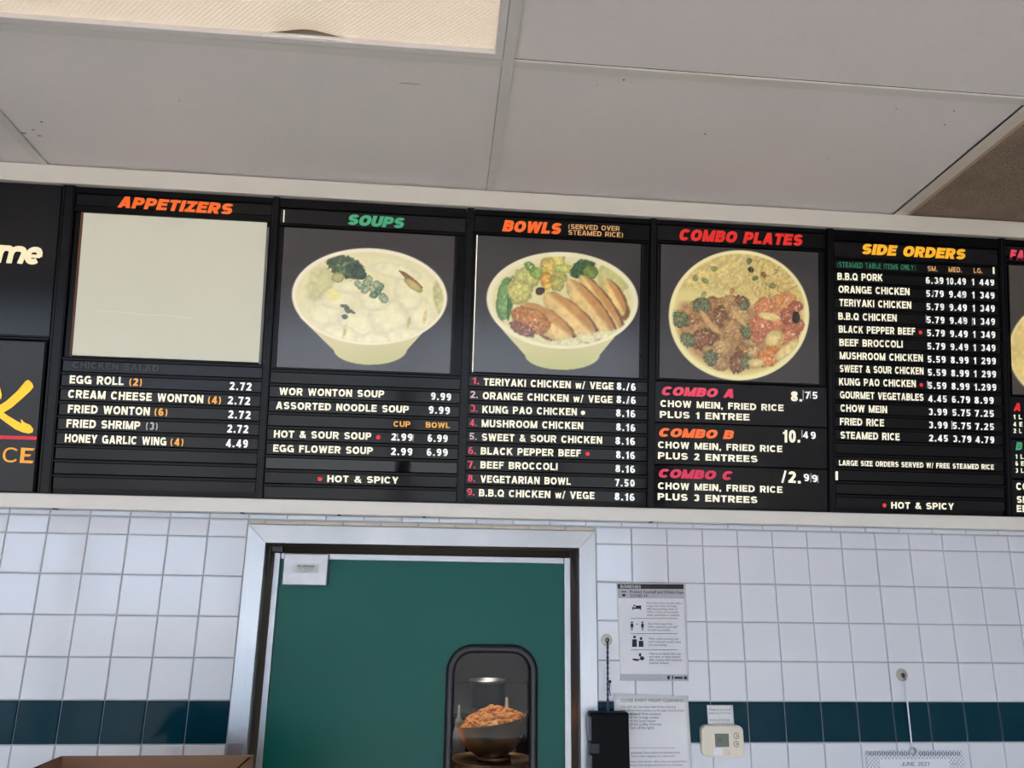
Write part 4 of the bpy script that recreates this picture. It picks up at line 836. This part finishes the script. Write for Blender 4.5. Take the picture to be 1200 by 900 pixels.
obj('pictograms', m, M_INK, P1, 'small black pictograms of bed, people and hands')

P2 = thing('closing_duties_notice', (1.6, -.005, 1.36), 'laminated sheet of closing duties partly behind the black box', 'notice')
def pl(px, py): return pz(px, py, -.0052)
bx = pl(806, 816); tx = pl(719, 813)
obj('paper', sheet([tx, bx, (bx[0]+.006, 1.362), (tx[0]+.004, 1.362)], -.0054, .0004, 9), mat('laminated_paper', (224, 225, 228), .22, var=.06, scale=14, coat=.3), P2)
m = MB(); x0, z0 = pz(727, 822.5, yt); print_text(['CLOSE EVERY NIGHT CLEANING'], x0, z0, .0118, .01, yt, m)
x0, z0 = pz(725, 829.5, yt); print_text(['- Turn OFF ALL the steam table & Rice Warmer', '- Turn off the front machine on the back, front & empty', '          container'], x0, z0, .0078, .0088, yt, m)
x0, z0 = pz(737, 838, yt); print_text(['off Small Wok machine', 'off the orange cooker', 'off the front heater', 'off the Coffee Warmer', 'Turn off the lights'], x0, z0, .0092, .0085, yt, m)
rectp(m, 738, 876.3, 791, 876.8, yt)
x0, z0 = pz(739, 883.2, yt); print_text(['employees: Please follow the following duties.', 'Time to work together as a "team work"'], x0, z0, .0072, .0085, yt, m)
x0, z0 = pz(738, 893.5, yt); print_text(['need to clean outside - tables, trays, and sweep the floor', 'need to clean the glass windows in front of the back'], x0, z0, .0066, .0085, yt, m)
obj('notice_print', m, M_FADED, P2)
m = MB(); quad(m, [pz(718, 820, -.0075), pz(807.5, 823, -.0075), pz(807, 814.6, -.0075), pz(717.5, 811.6, -.0075)], -.0068)
tpm = mat('clear_tape', (232, 230, 226), .12, var=.05, coat=.5); tpm.node_tree.nodes['Principled BSDF'].inputs['Alpha'].default_value = .14; obj('clear_tape', m, tpm, P2, 'strip of clear tape along the top')

# black box hung from a blue cord
K = thing('black_clip_box', (1.482, -.03, 1.36), 'black plastic box hanging by a blue cord beside the door frame', 'box')
m = MB()
xa, za = pz(691, 835, -.055); xb, zb = pz(737, 834, -.055)
m.box(xa+.001, xb, -.056, -.0155, 1.33, za, bev=.005); obj('box_body', m, mat('black_plastic', (6, 6, 12), .5, spec=.1, var=.12, scale=30), K)
m = MB(); z1, z0 = pz(690, 840, -.055)[1], pz(690, 868, -.055)[1]; m.box(xa-.0025, xa+.004, -.0575, -.03, z0, z1, bev=.001); z1, z0 = pz(690, 885, -.055)[1], 1.335; m.box(xa-.0025, xa+.004, -.0575, -.03, z0, z1, bev=.001); obj('side_flange', m, mat('grey_flange', (58, 61, 78), .35), K)
m = MB(); q0 = pz(691, 883, -.055); q1 = pz(702, 871, -.055); m.box(xa-.001, q1[0], -.059, -.03, q0[1], q1[1], bev=.0015); obj('latch', m, mat('dark_blue_latch', (10, 12, 22), .5), K)
hx, hz = pz(711, 750, -.006)
cord = MB(); top = Vector((hx, -.017, hz-.006)); bot = Vector((pz(712, 836, -.03)[0], -.034, za+.004))
for ph in (0, math.pi):
    cord.tube([top.lerp(bot, t)+Vector((math.cos(t*40+ph)*.0016, math.sin(t*40+ph)*.0016, 0)) for t in np.linspace(0, 1, 70)], .0017, 6)
cord.tube([bot+Vector((.0, .0, .004)), bot+Vector((.001, 0, -.012))], .0036, 8)
obj('twisted_cord', cord, mat('blue_grey_cord', (58, 68, 104), .7, var=.5, scale=300), K, 'twisted blue cord')
m = MB(); kx, kz = pz(714.6, 798.6, -.018); m.lathe([(0, -.004), (.003, -.003), (.0042, 0), (.003, .003), (0, .004)], (kx, -.02, kz), 12); m.tube([(kx, -.02, kz), (kx-.002, -.02, kz-.02), (kx+.001, -.02, kz-.035)], .0012, 6); obj('cord_knot', m, M_DARKM, K)

def hook(px, py, r_, label, rgb):
    x, z = pz(px, py, -.006); t = thing('suction_hook', (x, -.005, z), label, 'hook', 'suction hooks on the tiles')
    m = MB(); m.lathe([(0, -.0062), (.3*r_, -.006), (.42*r_, -.004), (.8*r_, -.0015), (r_, 0), (r_*.98, .001), (0, .001)], (x, -.0052, z), 28, 'y'); obj('suction_cup', m, mat('clear_cup_%d' % px, rgb, .15, var=.12, coat=.4), t)
    m = MB(); m.tube([(x+.0045*math.cos(a), -.0125, z+.0045*math.sin(a)) for a in np.linspace(0, 2*math.pi, 17)[:-1]], .0013, 6, True); m.tube([(x, -.012, z-.004), (x+.001, -.014, z-.009), (x+.0005, -.0185, z-.0125), (x+.0003, -.021, z-.0095)], .0013, 6)
    m.lathe([(0, -.005), (.0028, -.0045), (.0034, 0)], (x, -.0105, z), 12, 'y'); obj('wire_hook', m, M_DARKM, t); return x, z
hook(711, 750, .0155, 'clear suction hook above the black box, holding its blue cord', (206, 208, 196))
cx_, cz_ = hook(1057, 791, .0165, 'clear suction hook above the calendar, holding its white string', (176, 176, 166))

# wall calendar
yc_ = -.0085
a0, a1, a2 = pz(1015, 880.5, yc_), pz(1128.5, 880.5, yc_), pz(1057, 880.5, yc_)
CA = thing('wall_calendar', ((a0[0]+a1[0])/2, -.0055, 1.30), 'spiral wall calendar with a patterned page reading JUNE 2021', 'calendar')
m = MB(); m.box(a0[0], a1[0], -.0078, -.0045, 1.27, a0[1], bev=.0006)
mc = mat('patterned_page', (224, 228, 236), .55, var=.02); nt = mc.node_tree; b = nt.nodes['Principled BSDF']
tc = nt.nodes.new('ShaderNodeTexCoord'); outs = []
for an in (45, -45):
    mp = nt.nodes.new('ShaderNodeMapping'); mp.inputs['Rotation'].default_value = (0, R(an), 0); wv = nt.nodes.new('ShaderNodeTexWave'); wv.bands_direction = 'X'; wv.inputs['Scale'].default_value = 42
    nt.links.new(tc.outputs['Object'], mp.inputs['Vector']); nt.links.new(mp.outputs['Vector'], wv.inputs['Vector']); outs.append(wv.outputs['Fac'])
mm = nt.nodes.new('ShaderNodeMath'); mm.operation = 'MULTIPLY'; nt.links.new(outs[0], mm.inputs[0]); nt.links.new(outs[1], mm.inputs[1])
cr = nt.nodes.new('ShaderNodeValToRGB'); cr.color_ramp.elements[0].color = L3((172, 180, 198)); cr.color_ramp.elements[0].position = .02; cr.color_ramp.elements[1].color = L3((228, 231, 238)); cr.color_ramp.elements[1].position = .2
nt.links.new(mm.outputs[0], cr.inputs[0]); nt.links.new(cr.outputs[0], b.inputs['Base Color'])
obj('calendar_page', m, mc, CA)
m = MB(); q0, q1 = pz(1032, 900, -.0082), pz(1112, 889.5, -.0082); m.box(q0[0], q1[0], -.0081, -.0076, 1.28, q1[1]); obj('month_panel', m, mat('page_white', (226, 229, 236), .55), CA)
x0, z0 = pz(1056, 897.6, -.0084); x1, _ = pz(1089, 897.6, -.0084); m = wall_text('JUNE 2021', x0, z0, x1-x0, .0095, -.0084, w=.12); obj('month_lettering', m, M_INK, CA, 'thin black lettering reading "JUNE 2021"')
m = MB(); x0, z0 = pz(1116, 896, -.0084); print_text(['Jun-21'], x0, z0, .006, .006, -.0084, m); obj('small_print', m, M_FADED, CA)
m = MB()
for i in range(42):
    px = 1018+i*(1124.5-1018)/41
    if 1066 < px < 1076: continue
    x, z = pz(px, 883.6, -.0085)
    m.tube([(x+.0008, -.0086, z-.0035), (x-.0004, -.0102, z), (x+.0006, -.0092, z+.004), (x+.0006, -.007, z+.0052)], .0009, 5)
obj('spiral_binding', m, mat('dark_wire', (70, 72, 86), .4, metal=.5), CA, 'dark wire spiral')
hxp = pz(1070, 880, -.009)
m = MB(); m.lathe([(0, -.0012), (.0085, -.001), (.0105, 0), (0, .0004)], (hxp[0], -.0084, hxp[1]-.001), 20, 'y'); obj('hang_tab', m, mat('milky_tab', (206, 210, 216), .3), CA)
m = MB(); p0 = Vector((cx_+.001, -.0165, cz_-.0095)); p1 = Vector((pz(1069, 877.5, -.012)[0], -.0115, hxp[1]+.004))
m.tube([p0.lerp(p1, t) for t in np.linspace(0, 1, 8)], .0021, 8); obj('white_string', m, mat('white_string', (228, 226, 238), .6), CA, 'white hanging string')

# thermostat and the note above it
bA, bB = pz(823.5, 887.3, -.02), pz(869.8, 850, -.02)
T_ = thing('thermostat', ((bA[0]+bB[0])/2, -.005, bA[1]), 'beige thermostat with a small grey display on the teal band', 'thermostat')
def slab(x0, x1, z0, z1, r_, y0, y1, taper=.003, bulge=0.0):
    m = MB(); a = rrect(x0, x1, z0, z1, r_, 6); b_ = rrect(x0+taper, x1-taper, z0+taper, z1-taper, max(r_-taper, .001), 6); n = len(a)
    if bulge:
        zc = (z0+z1)/2; xc = (x0+x1)/2
        f_ = lambda L: [(xc+(x-xc)*(1+bulge*(1-((z-zc)/(z1-zc))**2)), zc+(z-zc)*(1+bulge*.6*(1-((x-xc)/(x1-xc))**2))) for x, z in L]
        a, b_ = f_(a), f_(b_)
    m.add([(x, y0, z) for x, z in a]+[(x, y1+taper*.6, z) for x, z in a]+[(x, y1, z) for x, z in b_], [tuple(range(n)), tuple(range(3*n-1, 2*n-1, -1))]+[(i, i+n, (i+1) % n+n, (i+1) % n) for i in range(n)]+[(i+n, i+2*n, (i+1) % n+2*n, (i+1) % n+n) for i in range(n)]); return m
obj('housing', slab(bA[0], bB[0], bA[1], bB[1], .014, -.004, -.024, .003, .02), mat('beige_plastic', (226, 218, 200), .4), T_)
yt2 = -.0245; l0, l1 = pz(838.2, 875.4, yt2), pz(853.8, 859.6, yt2)
m = MB(); m.box(l0[0]-.002, l1[0]+.003, yt2, yt2+.002, l0[1]-.0015, l1[1]+.0015, bev=.0006); obj('display_bezel', m, mat('pale_bezel', (238, 233, 220), .4), T_)
m = MB(); m.box(l0[0], l1[0], yt2-.0006, yt2+.001, l0[1], l1[1]); lc = obj('display', m, mat('grey_lcd', (96, 106, 98), .15), T_, 'dark grey display')
m = MB(); x0, z0 = pz(840.5, 869.5, yt2); print_text(['70'], x0, z0, .013, .01, yt2-.001, m); obj('display_digits', m, mat('lcd_dark', (44, 52, 48), .4), lc)
for py, s_ in ((862.3, 1), (872, -1)):
    x, z = pz(862.8, py, yt2); m = MB(); m.lathe([(0, -.0022), (.0055, -.002), (.0068, 0), (.0068, .001)], (x, yt2, z), 20, 'y'); bo = obj('button', m, mat('pale_button', (240, 238, 230), .35), T_)
    m = MB(); m.tube([(x+.0069*math.cos(a), yt2, z+.0069*math.sin(a)) for a in np.linspace(0, 2*math.pi, 21)[:-1]], .0007, 5, True); m.add([(x-.0025, yt2-.0026, z-.0016*s_), (x+.0025, yt2-.0026, z-.0016*s_), (x, yt2-.0026, z+.0026*s_)], [(0, 1, 2)]); obj('arrow_mark', m, M_INK, bo)
q0, q1 = pz(836, 885.4, yt2), pz(846.8, 876.8, yt2); m = MB(); m.box(q0[0], q1[0], yt2-.0008, yt2+.001, q0[1], q1[1]); obj('sticker', m, mat('white_sticker', (236, 238, 242), .4), T_, 'white sticker')
x, z = pz(852.4, 881.6, yt2); m = MB(); m.lathe([(0, -.006), (.004, -.0055), (.0052, -.003), (.0055, .001)], (x, yt2, z), 16, 'y'); obj('knob', m, mat('grey_brown_knob', (122, 112, 100), .3, metal=.4), T_)
N = thing('paper_note', (pz(844, 849)[0], -.005, pz(844, 849)[1]), 'small white note with faint writing above the thermostat', 'note')
obj('paper', sheet([pz(828.2, 826), pz(858.6, 826.2), pz(860.2, 849.6), pz(829.5, 849.6)], -.0055, .0003, 3, 8, 8), M_PAPER, N)
m = MB(); x0, z0 = pz(831, 832.6, -.007); print_text(['Please do not touch', 'keep it at 70 all day', '', 'thank you for that'], x0, z0, .0074, .0085, -.0065, m); obj('faint_writing', m, M_FADED, N)
# worn patches left by old tape on the tiles
m = MB(); rs = random.Random(2)
for px, py, a, b_ in [(812, 740, 4, 2.4), (836, 742, 3, 1.6), (846, 744, 4, 1), (1128, 676, 5, 3), (1167, 660, 6, 4), (1138, 700, 5, 6), (1160, 706, 6, 2), (716, 806, 5, 1.6), (713, 812, 2, 2), (716, 803, 1, 3)]:
    x, z = pz(px, py, -.0045)
    for k in range(4):
        u_, w_ = x+rs.uniform(-1, 1)*a*.0022, z+rs.uniform(-1, 1)*b_*.0022; r_ = rs.uniform(.0008, .002)
        quad(m, [(u_+r_*rs.uniform(.6, 1.8)*math.cos(t), w_+r_*rs.uniform(.4, 1.2)*math.sin(t)) for t in np.linspace(6.28, 0, 8)[:-1]], -.0049)
tag(obj('tape_residue', m, mat('tape_residue', (206, 208, 214), .7, var=.1)), 'flecks of old tape residue on the white tiles', 'residue', None, 'stuff')

# ------------------------------------------------------------------ cardboard box on the counter at lower left
ba, bb = onY(73, 888, -.35), onY(294, 883.8, -.35); bz = float(ba[2]+bb[2])/2; bx0, bx1 = float(ba[0]), float(bb[0])
CT = thing('back_counter', (.45, -.52, 0), 'steel counter under the cardboard box', 'counter')
m = MB(); m.box(.20, .71, -.74, -.31, 1.06, 1.10, bev=.004); obj('worktop', m, M_STEEL, CT)
m = MB(); m.box(.22, .69, -.72, -.33, .1, 1.06); m.box(.24, .67, -.70, -.35, 0, .1); obj('cabinet', m, mat('counter_grey', (150, 150, 152), .5), CT)
BX = thing('cardboard_box', ((bx0+bx1)/2, -.53, 1.10), 'open brown cardboard box at the lower left below the tiles', 'box')
M_CARD = mat('brown_cardboard', (158, 120, 92), .85, var=.1, scale=12, bump=.1, bscale=150)
t = .005; y0, y1 = -.69, -.35
m = MB(); m.box(bx0, bx1, y1, y1+t, 1.10, bz); m.box(bx0, bx1, y0-t, y0, 1.10, bz-.03); m.box(bx0-t, bx0, y0-t, y1+t, 1.10, bz); m.box(bx1, bx1+t, y0-t, y1+t, 1.10, bz); m.box(bx0, bx1, y0, y1, 1.10, 1.105); obj('box_walls', m, M_CARD, BX)
m = MB(); m.hexa([(bx0-t, y0, bz), (bx0, y0, bz), (bx0, y1-.02, bz), (bx0-t, y1-.02, bz), (bx0-.055, y0, bz-.08), (bx0-.05, y0, bz-.08), (bx0-.05, y1-.02, bz-.08), (bx0-.055, y1-.02, bz-.08)]); obj('flap', m, M_CARD, BX)
m = MB(); m.hexa([(bx1, y0, bz), (bx1+t, y0, bz), (bx1+t, y1-.02, bz), (bx1, y1-.02, bz), (bx1+.02, y0, bz-.1), (bx1+.025, y0, bz-.1), (bx1+.025, y1-.02, bz-.1), (bx1+.02, y1-.02, bz-.1)]); obj('flap', m, M_CARD, BX)

# ------------------------------------------------------------------ kitchen seen through the door window
def kY(px, py, Y): P = onY(px, py, Y); return float(P[0]), float(P[2])
KT = thing('kitchen_table', (1.2, .75, 0), 'steel prep table behind the green door', 'table')
m = MB(); m.box(.7, 1.9, .42, 1.1, 1.10, 1.13, bev=.003); obj('table_top', m, M_STEEL, KT)
for x in (.74, 1.86):
    for y in (.46, 1.06): m = MB(); m.tube([(x, y, 0), (x, y, 1.10)], .018, 10); obj('leg', m, M_STEEL, KT)
BYY = .62; rL, rR = kY(533, 851, BYY), kY(617, 838, BYY); bc = ((rL[0]+rR[0])/2, BYY, (rL[1]+rR[1])/2); br = (rR[0]-rL[0])/2; tl = Matrix.Rotation(math.atan2(rR[1]-rL[1], rR[0]-rL[0]), 3, 'Y').inverted()
bh = bc[2]-kY(575, 884, BYY)[1]
MBW = thing('mixing_bowl', (bc[0], BYY, bc[2]-bh), 'tilted steel mixing bowl heaped with fried orange pieces, behind the door glass', 'bowl')
M_BOWL = mat('reflection_tinted_steel', (166, 136, 104), .35, metal=.85, var=.2, scale=20)  # brown tint puts warm reflections into the steel colour
m = MB(); prof = [(.30*br, -bh), (.5*br, -bh*.97), (.74*br, -bh*.72), (.9*br, -bh*.36), (.98*br, 0), (1.0*br, .003), (.965*br, .001), (.88*br, -bh*.36), (.7*br, -bh*.7), (.45*br, -bh*.93), (0, -bh*.95)]
m.lathe([(0, -bh)]+prof, bc, 44, tilt=tl); obj('bowl', m, M_BOWL, MBW)
FD = MB(); rg = random.Random(8)
M_FRY = mat('fried_orange', (232, 150, 66), .5, var=.3, scale=90, bump=.5, bscale=160)
for k in range(240):
    a = rg.uniform(0, 2*math.pi); q = math.sqrt(rg.random())*.84*br; hh = -.004+(1-(q/br)**1.3)*.052+rg.uniform(-.006, .003)
    c = Vector(bc)+tl@Vector((q*math.cos(a)+.006, q*math.sin(a), hh-.008)); d = Vector((rg.uniform(-1, 1), rg.uniform(-1, 1), rg.uniform(-.4, .4))).normalized()*rg.uniform(.007, .015); e = Vector((rg.uniform(-1, 1), rg.uniform(-1, 1), rg.uniform(-.6, .6)))*.005
    FD.tube([c-d, c-d*.4+e, c+d*.3+e*.5, c+d], lambda t_: .0052*(.55+.9*math.sin(math.pi*(.12+.76*t_))), 6)
FD.lathe([(0, .036), (.4*br, .026), (.75*br, .004), (.92*br, -.012)], bc, 24, tilt=tl)
tag(obj('fried_food_heap', FD, M_FRY), 'heap of orange fried pieces filling the steel bowl', 'food', None, 'stuff')
sx, sz = kY(577, 900, BYY)
ST = thing('stock_pot', (bc[0]+.005, BYY, 1.13), 'steel pot standing under the tilted mixing bowl', 'pot')
zt = bc[2]-bh-.001; zr = kY(575, 896.5, BYY-.1)[1]
m = MB(); m.lathe([(0, 1.13), (.125, 1.13), (.13, 1.14), (.13, zr), (.134, zr+.002), (.128, zr+.003), (.124, zr-.003), (0, zr-.003)], (bc[0]+.005, BYY, 0), 40); obj('pot_body', m, M_BOWL, ST)
m = MB(); m.lathe([(0, zr-.0028), (.055, zr-.0028), (.058, zt-.004), (.052, zt), (0, zt)], (bc[0]+.012, BYY, 0), 28); tag(obj('steel_canister', m, M_BOWL), 'steel canister in the pot holding up the mixing bowl', 'canister')
SH = thing('kitchen_shelf', (1.4, 1.65, 0), 'dark steel shelf at the back of the kitchen', 'shelf')
M_SH = mat('dim_steel', (70, 68, 74), .4, metal=.7, var=.2)
s1_, s2_ = kY(575, 833, 1.15)[1], kY(575, 780, 1.15)[1]
m = MB(); m.box(.85, 1.95, 1.10, 2.2, s1_-.02, s1_, bev=.002); obj('shelf_board', m, M_SH, SH)
for x in (.95, 1.85): m = MB(); m.prism([(x-.01, s1_-.2), (x+.01, s1_-.2), (x+.01, s1_-.02), (x-.01, s1_-.02)], 2.15, 2.2); m.box(x-.01, x+.01, 1.3, 2.2, s1_-.04, s1_-.02); obj('bracket', m, M_SH, SH)
pL, pR = kY(551, 796, 1.25), kY(592, 793, 1.25); pc = (pL[0]+pR[0])/2; prad = (pR[0]-pL[0])/2; ptop = pL[1]
PO = thing('cooking_pot', (pc, 1.25, s1_), 'dark cooking pot with a shiny rim on the kitchen shelf', 'pot')
m = MB(); m.lathe([(0, s1_), (prad*.95, s1_), (prad, s1_+.01), (prad, ptop-.012)], (pc, 1.25, 0), 36); obj('pot_body', m, mat('blackened_pot', (30, 28, 36), .4, metal=.7), PO)
m = MB(); m.lathe([(prad, ptop-.012), (prad*1.05, ptop-.006), (prad*1.04, ptop), (prad*.94, ptop), (prad*.94, s1_+.02), (0, s1_+.02)], (pc, 1.25, 0), 36); obj('rim', m, M_STEEL, PO)
def bottle(px, pyb, pyt, wpx, Y, label, rgb, cap):
    x, zt_ = kY(px, pyt, Y); r_ = (kY(px+wpx/2, pyt, Y)[0]-x); z0_ = 1.13 if Y < 1.1 else s1_
    b_ = thing('squeeze_bottle', (x, Y, z0_), label, 'bottle', 'squeeze bottles in the kitchen'); h_ = zt_-z0_
    m = MB(); m.lathe([(0, 0), (r_, .002), (r_*1.02, h_*.55), (r_*.95, h_*.66), (r_*.5, h_*.8), (0, h_*.8)], (x, Y, z0_), 24); obj('bottle_body', m, mat('bottle_%d' % px, rgb, .35), b_)
    m = MB(); m.lathe([(r_*.52, h_*.79), (r_*.5, h_*.86), (r_*.24, h_*.88), (r_*.12, h_), (0, h_)], (x, Y, z0_), 20); obj('cap', m, mat('cap_%d' % px, cap, .4), b_)
bottle(594, 845, 817, 22, .95, 'pale bottle with a pointed cap behind the fried food', (130, 134, 144), (170, 150, 120))
bottle(538, 850, 826, 17, .95, 'white bottle at the left edge of the door window', (120, 120, 130), (140, 140, 150))
cb = kY(533, 885, .95); m = MB(); m.box(cb[0]-.16, bc[0]-.13, .62, .80, 1.13, kY(540, 882, .66)[1], bev=.003); tag(obj('food_carton', m, mat('orange_carton', (206, 140, 60), .7, var=.2)), 'orange brown carton low behind the door glass', 'carton')
ls = bpy.data.lights.new('kitchen_fill_light', 'AREA'); ls.shape = 'RECTANGLE'; ls.size = 1.0; ls.size_y = .2; ls.energy = KFILL; ls.color = (1, .88, .74)  # unseen area light, added to brighten the kitchen behind the door
lo = bpy.data.objects.new('kitchen_fill_light', ls); COL.objects.link(lo); lo.location = (1.0, .9, 2.88)
